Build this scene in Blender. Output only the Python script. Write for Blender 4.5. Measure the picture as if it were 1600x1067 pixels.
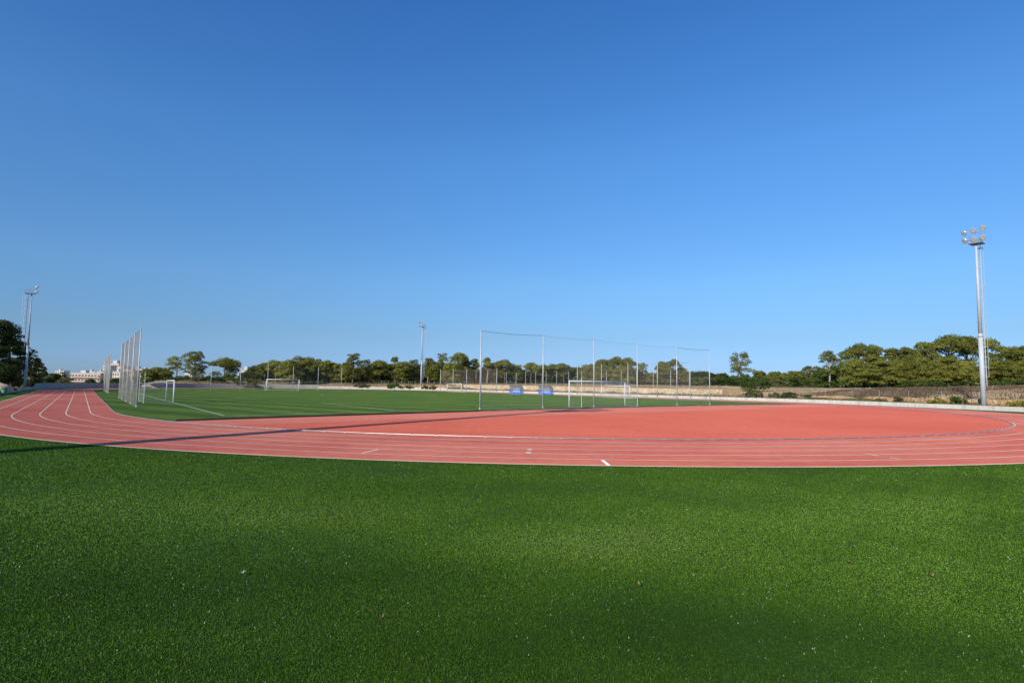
import bpy, math, random
import numpy as np
from mathutils import Vector, Matrix
D = bpy.data
for o in list(D.objects): D.objects.remove(o)
scene = bpy.context.scene
COL = scene.collection
# ------------------------------------------------------------------ camera
F_PX, CAM_H, PITCH, ROLL = 885.28, 2.1357, 0.0748, 0.0126
cam_data = D.cameras.new('camera'); cam = D.objects.new('camera', cam_data); COL.objects.link(cam)
cam_data.sensor_width = 36; cam_data.lens = F_PX / 1600 * 36
cam_data.clip_start = 0.1; cam_data.clip_end = 8000
fwd = Vector((0, math.cos(PITCH), math.sin(PITCH))); up0 = Vector((0, -math.sin(PITCH), math.cos(PITCH))); rt0 = Vector((1, 0, 0))
rt = math.cos(ROLL) * rt0 + math.sin(ROLL) * up0
up = -math.sin(ROLL) * rt0 + math.cos(ROLL) * up0
m = Matrix((rt, up, -fwd)).transposed().to_4x4(); m.translation = Vector((0, 0, CAM_H))
cam.matrix_world = m
scene.camera = cam
# ------------------------------------------------------------------ sky and sun
SUN_EL = math.radians(27.0)
SUN_DIR = Vector((-0.543, -0.840, 0)).normalized()          # towards the sun, behind and left of the camera
SUN_AZ = math.atan2(SUN_DIR.x, SUN_DIR.y)
world = D.worlds.new('World'); scene.world = world; world.use_nodes = True
nt = world.node_tree; bg = nt.nodes['Background']
sky = nt.nodes.new('ShaderNodeTexSky'); sky.sky_type = 'NISHITA'; sky.sun_disc = False
sky.sun_elevation = SUN_EL; sky.sun_rotation = SUN_AZ
sky.air_density = 1.0; sky.dust_density = 0.1; sky.ozone_density = 1.6; sky.altitude = 0
hs = nt.nodes.new('ShaderNodeHueSaturation'); hs.inputs['Saturation'].default_value = 1.12
tcw = nt.nodes.new('ShaderNodeTexCoord'); sxyz = nt.nodes.new('ShaderNodeSeparateXYZ'); nt.links.new(tcw.outputs['Generated'], sxyz.inputs[0])
air = nt.nodes.new('ShaderNodeValToRGB'); nt.links.new(sxyz.outputs[2], air.inputs[0])      # colour of the air column by elevation
ae = air.color_ramp.elements; ae[0].position = 0.0; ae[0].color = (0.27, 0.45, 1.06, 1); ae[1].position = 0.60; ae[1].color = (0.46, 0.95, 1.48, 1)
for p_, c_ in ((0.03, (0.31, 0.50, 1.06, 1)), (0.08, (0.375, 0.545, 0.85, 1)), (0.17, (0.53, 0.77, 1.04, 1)), (0.37, (0.60, 1.0, 1.37, 1)), (0.82, (0.85, 1.0, 1.05, 1))):
    q_ = ae.new(p_); q_.color = c_
mx = nt.nodes.new('ShaderNodeMix'); mx.data_type = 'RGBA'; mx.blend_type = 'MULTIPLY'; mx.inputs['Factor'].default_value = 1
nt.links.new(sky.outputs[0], hs.inputs['Color']); nt.links.new(hs.outputs[0], mx.inputs['A']); nt.links.new(air.outputs[0], mx.inputs['B'])
nt.links.new(mx.outputs['Result'], bg.inputs['Color'])
bg.inputs['Strength'].default_value = 0.12
sun_data = D.lights.new('sun', 'SUN'); sun_data.energy = 4.2; sun_data.angle = math.radians(0.5); sun_data.color = (1.0, 0.93, 0.82)
sun = D.objects.new('sun', sun_data); COL.objects.link(sun); sun.location = (-30, -40, 40)
sd = Vector((SUN_DIR.x * math.cos(SUN_EL), SUN_DIR.y * math.cos(SUN_EL), math.sin(SUN_EL)))
sun.rotation_euler = sd.to_track_quat('Z', 'Y').to_euler()
scene.view_settings.view_transform = 'Standard'; scene.view_settings.look = 'None'
scene.view_settings.exposure = 0.0; scene.view_settings.gamma = 1.0

# ------------------------------------------------------------------ place geometry: track axes
TH = -0.6492
dv = np.array([math.sin(TH), math.cos(TH)]); nv = np.array([-dv[1], dv[0]])      # dv along the straights, nv to their left
CC = np.array([3.3267, 59.0478]); R0 = 36.5; LANE = 1.22; SL = 84.39
def P(u, v, z=0.0):
    q = CC + u * nv + v * dv
    return (float(q[0]), float(q[1]), z)
def ray(px, py):
    x = (px - 800) / F_PX; y = -(py - 533.5) / F_PX
    c, s = math.cos(ROLL), math.sin(ROLL)
    x, y = c * x - s * y, s * x + c * y
    return np.array([x, math.cos(PITCH) - y * math.sin(PITCH), math.sin(PITCH) + y * math.cos(PITCH)])
def ground(px, py, z=0.0):
    r = ray(px, py); t = (z - CAM_H) / r[2]; return float(r[0] * t), float(r[1] * t)
def at(px, depth, py=600):
    r = ray(px, py); t = depth / r[1]; return float(r[0] * t), float(depth), float(CAM_H + r[2] * t)
def img_x(x, y, z=0.0):
    zz = z - CAM_H; Fd = y * math.cos(PITCH) + zz * math.sin(PITCH); U = -y * math.sin(PITCH) + zz * math.cos(PITCH)
    if Fd < 1: return 1e4 if x > 0 else -1e4
    return 800 + F_PX * (math.cos(ROLL) * x / Fd + math.sin(ROLL) * U / Fd)

# ------------------------------------------------------------------ helpers
def tag(o, label=None, cat=None, group=None, kind=None):
    if label: o['label'] = label
    if cat: o['category'] = cat
    if group: o['group'] = group
    if kind: o['kind'] = kind
    return o
def empty(name, loc, label, cat, group=None, rz=0):
    o = D.objects.new(name, None); COL.objects.link(o); o.location = loc; o.rotation_euler = (0, 0, rz)
    o.empty_display_size = 0.3
    return tag(o, label, cat, group)
def link(name, me, mat, parent=None, loc=None):
    o = D.objects.new(name, me); COL.objects.link(o)
    if mat is not None:
        me.materials.clear(); me.materials.append(mat)
    if parent is not None: o.parent = parent
    if loc is not None: o.location = loc
    return o
class MB:
    def __init__(s): s.v = []; s.f = []
    def add(s, vs, fs):
        b = len(s.v); s.v.extend([tuple(map(float, q)) for q in vs]); s.f.extend([tuple(b + i for i in f) for f in fs])
    def box(s, c, size, rz=0.0, rot=None):
        hx, hy, hz = size[0] / 2, size[1] / 2, size[2] / 2
        M = rot if rot is not None else Matrix.Rotation(rz, 3, 'Z')
        vs = [Vector(c) + M @ Vector((x * hx, y * hy, z * hz)) for x in (-1, 1) for y in (-1, 1) for z in (-1, 1)]
        s.add(vs, [(0, 1, 3, 2), (4, 6, 7, 5), (0, 4, 5, 1), (2, 3, 7, 6), (0, 2, 6, 4), (1, 5, 7, 3)])
    def tube(s, pts, r, n=8, cap=True):
        pts = [Vector(q) for q in pts]; rs = r if isinstance(r, (list, tuple)) else [r] * len(pts)
        b = len(s.v); ref = None
        for i, q in enumerate(pts):
            t = (pts[min(i + 1, len(pts) - 1)] - pts[max(i - 1, 0)])
            t = t.normalized() if t.length > 1e-9 else Vector((0, 0, 1))
            a = t.orthogonal().normalized() if ref is None else (ref - t * ref.dot(t))
            a = a.normalized() if a.length > 1e-6 else t.orthogonal().normalized()
            ref = a; c = t.cross(a)
            for k in range(n):
                w = 2 * math.pi * k / n
                s.v.append(tuple(q + rs[i] * (math.cos(w) * a + math.sin(w) * c)))
        for i in range(len(pts) - 1):
            for k in range(n):
                k2 = (k + 1) % n
                s.f.append((b + i * n + k, b + i * n + k2, b + (i + 1) * n + k2, b + (i + 1) * n + k))
        if cap:
            s.f.append(tuple(b + k for k in reversed(range(n)))); e = b + (len(pts) - 1) * n
            s.f.append(tuple(e + k for k in range(n)))
    def mesh(s, name, smooth=False):
        me = D.meshes.new(name); me.from_pydata(s.v, [], s.f); me.update()
        if smooth:
            me.polygons.foreach_set('use_smooth', [True] * len(me.polygons))
        return me
    def build(s, name, mat, parent=None, smooth=False, loc=None):
        return link(name, s.mesh(name, smooth), mat, parent, loc)
def np_mesh(name, verts, k, tint=None, colname='tint'):
    """verts (N,k,3): N separate k-gons"""
    N = len(verts); me = D.meshes.new(name)
    me.vertices.add(N * k); me.vertices.foreach_set('co', verts.reshape(-1).astype(np.float32))
    me.loops.add(N * k); me.loops.foreach_set('vertex_index', np.arange(N * k, dtype=np.int32))
    me.polygons.add(N); me.polygons.foreach_set('loop_start', np.arange(0, N * k, k, dtype=np.int32))
    me.polygons.foreach_set('loop_total', np.full(N, k, dtype=np.int32))
    if tint is not None:
        a = me.attributes.new(colname, 'FLOAT', 'FACE'); a.data.foreach_set('value', tint.astype(np.float32))
    me.update(calc_edges=True)
    return me

# ------------------------------------------------------------------ materials
def newmat(name):
    m = D.materials.new(name); m.use_nodes = True
    return m, m.node_tree, m.node_tree.nodes['Principled BSDF']
def ramp(nt, fac, stops):
    r = nt.nodes.new('ShaderNodeValToRGB'); e = r.color_ramp.elements
    while len(e) > 2: e.remove(e[-1])
    e[0].position = stops[0][0]; e[0].color = (*stops[0][1], 1)
    e[1].position = stops[-1][0]; e[1].color = (*stops[-1][1], 1)
    for p, c in stops[1:-1]:
        q = e.new(p); q.color = (*c, 1)
    if fac is not None: nt.links.new(fac, r.inputs[0])
    return r
def noise(nt, scale, detail=4, rough=0.55, vec=None, dist=0.0):
    n = nt.nodes.new('ShaderNodeTexNoise'); n.inputs['Scale'].default_value = scale
    n.inputs['Detail'].default_value = detail; n.inputs['Roughness'].default_value = rough; n.inputs['Distortion'].default_value = dist
    if vec is not None: nt.links.new(vec, n.inputs['Vector'])
    return n
def coords(nt, scale=(1, 1, 1), rz=0, kind='Object'):
    t = nt.nodes.new('ShaderNodeTexCoord'); mp = nt.nodes.new('ShaderNodeMapping')
    mp.inputs['Scale'].default_value = scale; mp.inputs['Rotation'].default_value = (0, 0, rz)
    nt.links.new(t.outputs[kind], mp.inputs['Vector'])
    return mp.outputs[0]
def mix(nt, a, b, fac, mode='MIX'):
    m = nt.nodes.new('ShaderNodeMix'); m.data_type = 'RGBA'; m.blend_type = mode
    for sock, val in ((m.inputs['Factor'], fac), (m.inputs['A'], a), (m.inputs['B'], b)):
        if hasattr(val, 'is_linked') or isinstance(val, bpy.types.NodeSocket): nt.links.new(val, sock)
        elif isinstance(val, (int, float)): sock.default_value = val
        else: sock.default_value = (*val, 1)
    return m.outputs['Result']
def bump(nt, b, height, strength=0.4, dist=0.02):
    n = nt.nodes.new('ShaderNodeBump'); n.inputs['Strength'].default_value = strength; n.inputs['Distance'].default_value = dist
    nt.links.new(height, n.inputs['Height']); nt.links.new(n.outputs[0], b.inputs['Normal'])
def simple(name, c1, c2=None, scale=3.0, rough=0.6, metal=0.0, bstr=0.0, bscale=30, spec=0.5, stretch=(1, 1, 1), diff=0.0):
    m, nt, b = newmat(name); c2 = c2 or tuple(x * 0.8 for x in c1)
    v = coords(nt, stretch)
    n = noise(nt, scale, 5, 0.6, v)
    r = ramp(nt, n.outputs['Fac'], [(0.3, c1), (0.7, c2)])
    nt.links.new(r.outputs[0], b.inputs['Base Color'])
    b.inputs['Roughness'].default_value = rough; b.inputs['Metallic'].default_value = metal
    b.inputs['Specular IOR Level'].default_value = spec
    b.inputs['Diffuse Roughness'].default_value = diff
    if bstr:
        n2 = noise(nt, bscale, 3, 0.6, v); bump(nt, b, n2.outputs['Fac'], bstr)
    return m
WHITE = simple('white_paint', (0.80, 0.80, 0.78), (0.70, 0.70, 0.67), 2, 0.45)
LINE_W = simple('line_white', (0.74, 0.62, 0.58), (0.60, 0.46, 0.42), 1.3, 0.9, diff=0.8)
LINE_B = simple('line_bright', (0.80, 0.76, 0.72), (0.72, 0.66, 0.62), 1.3, 0.9, diff=0.8)
LINE_TURF = simple('turf_line_white', (0.55, 0.62, 0.50), (0.36, 0.46, 0.30), 1.0, 0.9)
LINE_YEL = simple('turf_line_yellow', (0.26, 0.26, 0.05), (0.13, 0.17, 0.035), 1.0, 0.9)
LINE_ORANGE = simple('track_edge_line', (0.68, 0.50, 0.36), (0.56, 0.40, 0.27), 1.5, 0.9, diff=0.8)
GALV = simple('galvanised_steel', (0.60, 0.63, 0.64), (0.50, 0.53, 0.54), 1.2, 0.55, 0.0)
GALV_D = simple('dull_steel', (0.40, 0.42, 0.43), (0.30, 0.32, 0.33), 1.2, 0.55, 0.2)
POSTM = simple('net_post_steel', (0.60, 0.61, 0.59), (0.48, 0.49, 0.47), 1.5, 0.45, 0.1)
NETM = simple('net_twine', (0.72, 0.57, 0.43), (0.60, 0.47, 0.35), 4, 0.9)
NETG = simple('goal_net_twine', (0.50, 0.52, 0.50), (0.42, 0.44, 0.42), 4, 0.9)
CABLE = simple('dark_cable', (0.10, 0.11, 0.13), None, 4, 0.7)
ALU = simple('kerb_aluminium', (0.74, 0.60, 0.54), (0.58, 0.46, 0.42), 2.0, 0.42, 0.7)
CONCR = simple('weathered_concrete', (0.52, 0.49, 0.43), (0.38, 0.36, 0.32), 1.6, 0.85, bstr=0.3, diff=0.7)
BEIGE = simple('beige_edging', (0.50, 0.38, 0.27), (0.30, 0.17, 0.11), 1.4, 0.9)
LIP_SHADE = simple('turf_lip_shade', (0.035, 0.022, 0.015), (0.07, 0.04, 0.028), 1.4, 0.9)  # shadowed face of the raised turf edge, painted as dark colour
BARK = simple('pine_bark', (0.19, 0.15, 0.12), (0.10, 0.075, 0.055), 6, 0.9, stretch=(1, 1, 0.2))
BARK_P = simple('pale_bark', (0.42, 0.37, 0.31), (0.27, 0.23, 0.19), 6, 0.9, stretch=(1, 1, 0.2))
WOODP = simple('weathered_post', (0.42, 0.38, 0.33), (0.30, 0.27, 0.23), 4, 0.9)
STONE_P = simple('pale_rubble', (0.56, 0.44, 0.31), (0.36, 0.26, 0.16), 1.8, 0.95, bstr=0.7, bscale=4)
LEAFM = simple('dead_leaf', (0.40, 0.24, 0.13), (0.30, 0.16, 0.08), 20, 0.7)
LEAFW = simple('pale_dead_leaf', (0.70, 0.66, 0.58), (0.55, 0.50, 0.42), 20, 0.7)
LENS = simple('lamp_glass', (0.75, 0.76, 0.76), (0.55, 0.56, 0.57), 3, 0.12, 0.2)
REFL = simple('lamp_housing', (0.72, 0.72, 0.71), (0.60, 0.60, 0.60), 3, 0.3, 0.4)

def mat_turf(name, dark, light, edge):
    m, nt, b = newmat(name)
    v = coords(nt); vs = coords(nt, (1, 1, 1), rz=-TH)
    big = noise(nt, 0.16, 3, 0.55, v); med = noise(nt, 1.3, 4, 0.6, v); fine = noise(nt, 28, 4, 0.75, v)
    # rolls of turf laid side by side
    wv = nt.nodes.new('ShaderNodeTexWave'); wv.bands_direction = 'Y'; wv.inputs['Scale'].default_value = 0.078
    wv.inputs['Distortion'].default_value = 0.8; wv.inputs['Detail'].default_value = 2; nt.links.new(vs, wv.inputs['Vector'])
    c = ramp(nt, big.outputs['Fac'], [(0.3, dark), (0.72, light)])
    c2 = ramp(nt, med.outputs['Fac'], [(0.25, (0.72, 0.76, 0.72)), (0.75, (1.22, 1.18, 1.15))])
    c3 = ramp(nt, fine.outputs['Fac'], [(0.28, (0.35, 0.38, 0.35)), (0.55, (1, 1, 1)), (0.75, (1.9, 1.8, 1.7))])
    c4 = ramp(nt, wv.outputs['Fac'], [(0.2, edge), (0.8, (1.12, 1.1, 1.0))])
    o = mix(nt, c.outputs[0], c2.outputs[0], 1.0, 'MULTIPLY'); o = mix(nt, o, c3.outputs[0], 1.0, 'MULTIPLY'); o = mix(nt, o, c4.outputs[0], 1.0, 'MULTIPLY')
    nt.links.new(o, b.inputs['Base Color']); b.inputs['Roughness'].default_value = 0.85
    b.inputs['Specular IOR Level'].default_value = 0.12; b.inputs['Diffuse Roughness'].default_value = 1.0
    bump(nt, b, fine.outputs['Fac'], 0.8, 0.05)
    return m
TURF_FIELD = mat_turf('pitch_turf', (0.078, 0.140, 0.017), (0.128, 0.192, 0.023), (0.66, 0.74, 0.80))
TURF_BASE = mat_turf('turf_backing', (0.026, 0.066, 0.006), (0.038, 0.086, 0.008), (1, 1, 1))

def mat_track(name, a, bb, patch):
    m, nt, b = newmat(name)
    v = coords(nt); vs = coords(nt, (1, 1, 1), rz=-TH)
    big = noise(nt, 0.11, 4, 0.6, v, 0.4); st = noise(nt, 0.5, 3, 0.6, coords(nt, (0.25, 1.6, 1), rz=0.0)); fine = noise(nt, 60, 3, 0.7, v); med = noise(nt, 2.6, 5, 0.65, v)
    c = ramp(nt, big.outputs['Fac'], [(0.35, a), (0.65, bb)])
    c2 = ramp(nt, st.outputs['Fac'], [(0.3, patch), (0.7, (1.06, 1.04, 1.04))])
    c3 = ramp(nt, fine.outputs['Fac'], [(0.3, (0.78, 0.76, 0.76)), (0.7, (1.18, 1.2, 1.2))])
    c4 = ramp(nt, med.outputs['Fac'], [(0.25, (0.84, 0.82, 0.82)), (0.75, (1.12, 1.13, 1.14))])
    o = mix(nt, c.outputs[0], c2.outputs[0], 1.0, 'MULTIPLY'); o = mix(nt, o, c3.outputs[0], 1.0, 'MULTIPLY'); o = mix(nt, o, c4.outputs[0], 1.0, 'MULTIPLY')
    nt.links.new(o, b.inputs['Base Color']); b.inputs['Roughness'].default_value = 0.8
    b.inputs['Specular IOR Level'].default_value = 0.08; b.inputs['Diffuse Roughness'].default_value = 1.0
    bump(nt, b, fine.outputs['Fac'], 0.5, 0.01)
    return m
TRACK = mat_track('track_rubber', (0.44, 0.108, 0.072), (0.54, 0.175, 0.118), (0.86, 0.82, 0.82))
TRACK_D = mat_track('infield_rubber', (0.495, 0.110, 0.066), (0.54, 0.130, 0.078), (0.94, 0.90, 0.88))
RUNWAY = mat_track('runway_rubber', (0.50, 0.150, 0.100), (0.55, 0.175, 0.120), (0.93, 0.90, 0.90))

def mat_foliage(name, dark, mid, light):
    m, nt, b = newmat(name)
    a = nt.nodes.new('ShaderNodeAttribute'); a.attribute_name = 'tint'
    oi = nt.nodes.new('ShaderNodeObjectInfo')
    c = ramp(nt, a.outputs['Fac'], [(0.0, dark), (0.5, mid), (1.0, light)])
    h = nt.nodes.new('ShaderNodeHueSaturation')
    mr = nt.nodes.new('ShaderNodeMapRange'); mr.inputs['To Min'].default_value = 0.78; mr.inputs['To Max'].default_value = 1.2
    nt.links.new(oi.outputs['Random'], mr.inputs['Value']); nt.links.new(mr.outputs[0], h.inputs['Value'])
    nt.links.new(c.outputs[0], h.inputs['Color'])
    nt.links.new(h.outputs[0], b.inputs['Base Color']); b.inputs['Roughness'].default_value = 0.75
    b.inputs['Specular IOR Level'].default_value = 0.2
    tr = nt.nodes.new('ShaderNodeBsdfTranslucent'); nt.links.new(h.outputs[0], tr.inputs['Color'])
    ms = nt.nodes.new('ShaderNodeMixShader'); ms.inputs[0].default_value = 0.3
    nt.links.new(b.outputs[0], ms.inputs[1]); nt.links.new(tr.outputs[0], ms.inputs[2])
    nt.links.new(ms.outputs[0], nt.nodes['Material Output'].inputs['Surface'])
    return m
PINE = mat_foliage('pine_foliage', (0.105, 0.120, 0.022), (0.205, 0.212, 0.036), (0.320, 0.315, 0.052))
DEEP = mat_foliage('deep_green_foliage', (0.034, 0.062, 0.012), (0.066, 0.105, 0.020), (0.12, 0.165, 0.03))
SCRUB = mat_foliage('scrub_foliage', (0.07, 0.085, 0.028), (0.13, 0.14, 0.045), (0.20, 0.20, 0.07))
DRYM = mat_foliage('dry_weed', (0.16, 0.125, 0.06), (0.28, 0.22, 0.11), (0.40, 0.33, 0.18))
YELM = mat_foliage('yellow_weed', (0.16, 0.15, 0.02), (0.30, 0.27, 0.03), (0.42, 0.38, 0.05))
DARKP = mat_foliage('shady_pine_foliage', (0.028, 0.036, 0.010), (0.060, 0.070, 0.015), (0.12, 0.125, 0.022))  # darker copy of the pine foliage, shade of the wood painted in

# turf blades
def mat_blades():
    m, nt, b = newmat('turf_fibre')
    a = nt.nodes.new('ShaderNodeAttribute'); a.attribute_name = 'tint'
    c = ramp(nt, a.outputs['Fac'], [(0.0, (0.028, 0.072, 0.004)), (0.45, (0.076, 0.168, 0.009)), (0.85, (0.180, 0.300, 0.030)), (1.0, (0.62, 0.68, 0.52))])
    nt.links.new(c.outputs[0], b.inputs['Base Color']); b.inputs['Roughness'].default_value = 0.5
    b.inputs['Specular IOR Level'].default_value = 0.16
    return m
BLADE = mat_blades()

# ------------------------------------------------------------------ setting: ground sheets
def fan(name, pts, mat, z, label=None):
    me = D.meshes.new(name); me.from_pydata([(p[0], p[1], z) for p in pts], [], [tuple(range(len(pts)))]); me.update()
    o = link(name, me, mat); o['kind'] = 'structure'; return o
def strip(name, A, B, mat, z, kind='structure'):
    vs = [(p[0], p[1], z) for p in A] + [(p[0], p[1], z) for p in B]; n = len(A)
    me = D.meshes.new(name); me.from_pydata(vs, [], [(i, i + 1, n + i + 1, n + i) for i in range(n - 1)]); me.update()
    o = link(name, me, mat); o['kind'] = kind; return o
def oval(r, n=96, closed=True):
    pts = []
    for i in range(n + 1):                       # near bend, from left side round to right
        a = math.pi + math.pi * i / n; pts.append(P(-r * math.cos(a), r * math.sin(a)))
    for i in range(n + 1):
        a = math.pi * i / n; pts.append(P(-r * math.cos(a), SL + r * math.sin(a)))
    if closed: pts.append(pts[0])
    return pts
# wall line (u, v) from the left straight round the far bend to the near right
WALL = [(46.6, 5.0), (46.4, 30.0), (46.2, 52.0), (45.9, 70.0), (45.6, 84.39)]
RW = 44.9
for i in range(1, 61):
    a = math.pi * i / 60; rr = RW + 0.7 * max(0, 1 - i / 6)
    WALL.append((rr * math.cos(a), SL + rr * math.sin(a)))
for v in (70, 56, 42, 28, 14, 0): WALL.append((-RW, v))
for i in range(1, 12):
    a = math.radians(19.5) * i / 11; WALL.append((-RW * math.cos(a), -RW * math.sin(a)))
WALL += [(-39.3, -23.8), (-36.2, -31.3), (-31.0, -41.5), (-25.0, -52.5), (-19.0, -63.0)]
WN = []
for i in range(len(WALL)):
    a = WALL[max(i - 1, 0)]; b = WALL[min(i + 1, len(WALL) - 1)]
    t = Vector((b[0] - a[0], b[1] - a[1])).normalized(); WN.append((-(-t.y), -t.x) if False else (-t.y * -1, t.x * -1))
# outward normal check: must point away from the pitch centre
for i, w in enumerate(WALL):
    nn = Vector(WN[i]); out = Vector((w[0] - 0, w[1] - min(max(w[1], 0), SL)))
    if nn.dot(out) < 0: WN[i] = (-nn.x, -nn.y)
def woff(i, s): return (WALL[i][0] + WN[i][0] * s, WALL[i][1] + WN[i][1] * s)

ground_o = fan('ground', [(-6000, -3000), (6000, -3000), (6000, 6500), (-6000, 6500)], simple('earth', (0.20, 0.16, 0.10), (0.13, 0.12, 0.07), 0.3, 0.95), -6.0)
turf_poly = [P(*woff(i, 0.02)) for i in range(len(WALL))] + [P(60, -150), P(120, -60), P(80, 5)]
turf_sheet = fan('turf_ground', turf_poly, TURF_BASE, -0.004)
pitch = fan('pitch_turf', oval(R0 + 0.02)[:-1], TURF_FIELD, 0.002)
vergeL = strip('turf_verge', [P(R0 + 6 * LANE + 0.02, v) for v in (0, 30, 60, SL + 18)], [P(u, v) for u, v in ((46.5, 0), (46.3, 30), (46.0, 60), (45.2, SL + 18))], TURF_FIELD, 0.000)
track = strip('running_track', oval(R0), oval(R0 + 6 * LANE + 0.05), TRACK, 0.006)
# rubber infield of the near bend
edge_uv = [(35.9, -11.6), (34.3, -11.3), (30, -10.7), (26, -10.2), (22, -9.8), (14, -8.9), (6, -8.5), (-2, -8.2), (-9, -8.1), (-16.5, -8.1), (-25, -8.5), (-33.7, -9.4), (-35.3, -9.4)]
dz = []
a0 = math.atan2(-11.6, 34.6); a1 = math.atan2(-9.4, -35.3)
for i in range(61):
    a = a1 + (-math.pi - a1 if False else 0) if False else (-(math.pi - math.radians(14.9)) + (math.pi - math.radians(14.9) - math.radians(18.5)) * i / 60)
    dz.append((R0 * math.cos(a), R0 * math.sin(a)))
dpoly = [P(*q) for q in dz] + [P(*q) for q in edge_uv[1:-1]]
infield = fan('infield_rubber', dpoly, TRACK_D, 0.010)
E1 = [P(u, v) for u, v in edge_uv[1:-1]]
def lip(name, uv, front, back, z0, z1, mat):
    vs = []; fs = []
    for u, v in uv: vs += [P(u, v - front, z0), P(u, v - front, z1), P(u, v - back, z1), P(u, v - back, z0)]
    for i in range(len(uv) - 1):
        o = i * 4; q = o + 4; fs += [(o, q, q + 1, o + 1), (o + 1, q + 1, q + 2, o + 2), (o + 2, q + 2, q + 3, o + 3)]
    me = D.meshes.new(name); me.from_pydata(vs, [], fs); me.update(); o = link(name, me, mat); o['kind'] = 'structure'; return o
lip('turf_edge', edge_uv[1:-1], 0.06, -0.10, 0.0, 0.105, LIP_SHADE)
lip('edging_kerb', edge_uv[5:-1], 0.36, 0.065, 0.0, 0.075, BEIGE)
fan('runway', [P(u, v - 0.02) for u, v in edge_uv[1:-1]] + [P(-35.0, -10.3), P(-33.2, -15.0), P(33.0, -15.4), P(34.4, -12.0)], RUNWAY, 0.0135)
# lane lines
def ringline(r, w, mat, z, name='lane_line'):
    return strip(name, oval(r - w / 2), oval(r + w / 2), mat, z)
for k in range(1, 6): ringline(R0 + k * LANE, 0.055, LINE_W, 0.0105)
ringline(R0 + 6 * LANE, 0.13, LINE_ORANGE, 0.0105)
def seg(a, b, w, mat, z, name):
    a = Vector(a[:2]); b = Vector(b[:2]); t = (b - a).normalized(); q = Vector((-t.y, t.x)) * w / 2
    return fan(name, [a - q, b - q, b + q, a + q], mat, z)
for a, b, w in (((565, 708.8), (591, 702.6), 0.06), ((941, 719.3), (952, 728.2), 0.10), ((1356, 709.6), (1372, 712.6), 0.05), ((1391, 715.2), (1407, 717.8), 0.05)):
    seg(ground(*a), ground(*b), w, LINE_B, 0.0145, 'stagger_mark')
for a in ((827.5, 703.0), (826, 707.7)):
    g = ground(*a); seg((g[0] - 0.075, g[1] - 0.02), (g[0] + 0.075, g[1] + 0.06), 0.16, LINE_B, 0.0145, 'zone_mark')
# pitch markings
def uvline(a, b, w=0.12, mat=LINE_TURF, z=0.008, name='pitch_line'): return seg(P(*a), P(*b), w, mat, z, name)
uvline((31.3, -7.3), (31.3, 90.0), 0.13); uvline((31.3, -7.3), (13, -5.3), 0.13); uvline((13, -5.3), (-32.5, -3.9), 0.13)
uvline((-33.3, -3.9), (-33.3, 90), 0.12); uvline((31.3, 90), (-33.3, 90)); uvline((31.3, 42.6), (-33.3, 42.6))
for vb, s in ((-5.0, 1), (90, -1)):
    uvline((19.15, vb), (19.15, vb + s * 16.3), 0.14); uvline((19.15, vb + s * 16.3), (-21.15, vb + s * 16.3)); uvline((-21.15, vb), (-21.15, vb + s * 16.3))
    uvline((8.15, vb + 0.6), (8.15, vb + s * 5.5)); uvline((8.15, vb + s * 5.5), (-10.15, vb + s * 5.5)); uvline((-10.15, vb), (-10.15, vb + s * 5.5))
circ = lambda r: [P(-1 + r * math.cos(2 * math.pi * i / 64), 42.6 + r * math.sin(2 * math.pi * i / 64)) for i in range(65)]
strip('centre_circle', circ(9.09), circ(9.21), LINE_TURF, 0.0085)
for v0 in (-0.6, 41.2):
    uvline((30.9, v0), (-32.9, v0), 0.10, LINE_YEL, 0.0075); 
uvline((28.4, 5), (28.4, 33.0), 0.10, LINE_YEL, 0.0075)
for k in range(5):
    uvline((22.1, 6 + k * 8.0), (22.1, 11.5 + k * 8.0), 0.10, LINE_YEL, 0.0075)
uvline((-1, -0.6), (-1, 41.2), 0.10, LINE_YEL, 0.0075)

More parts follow.
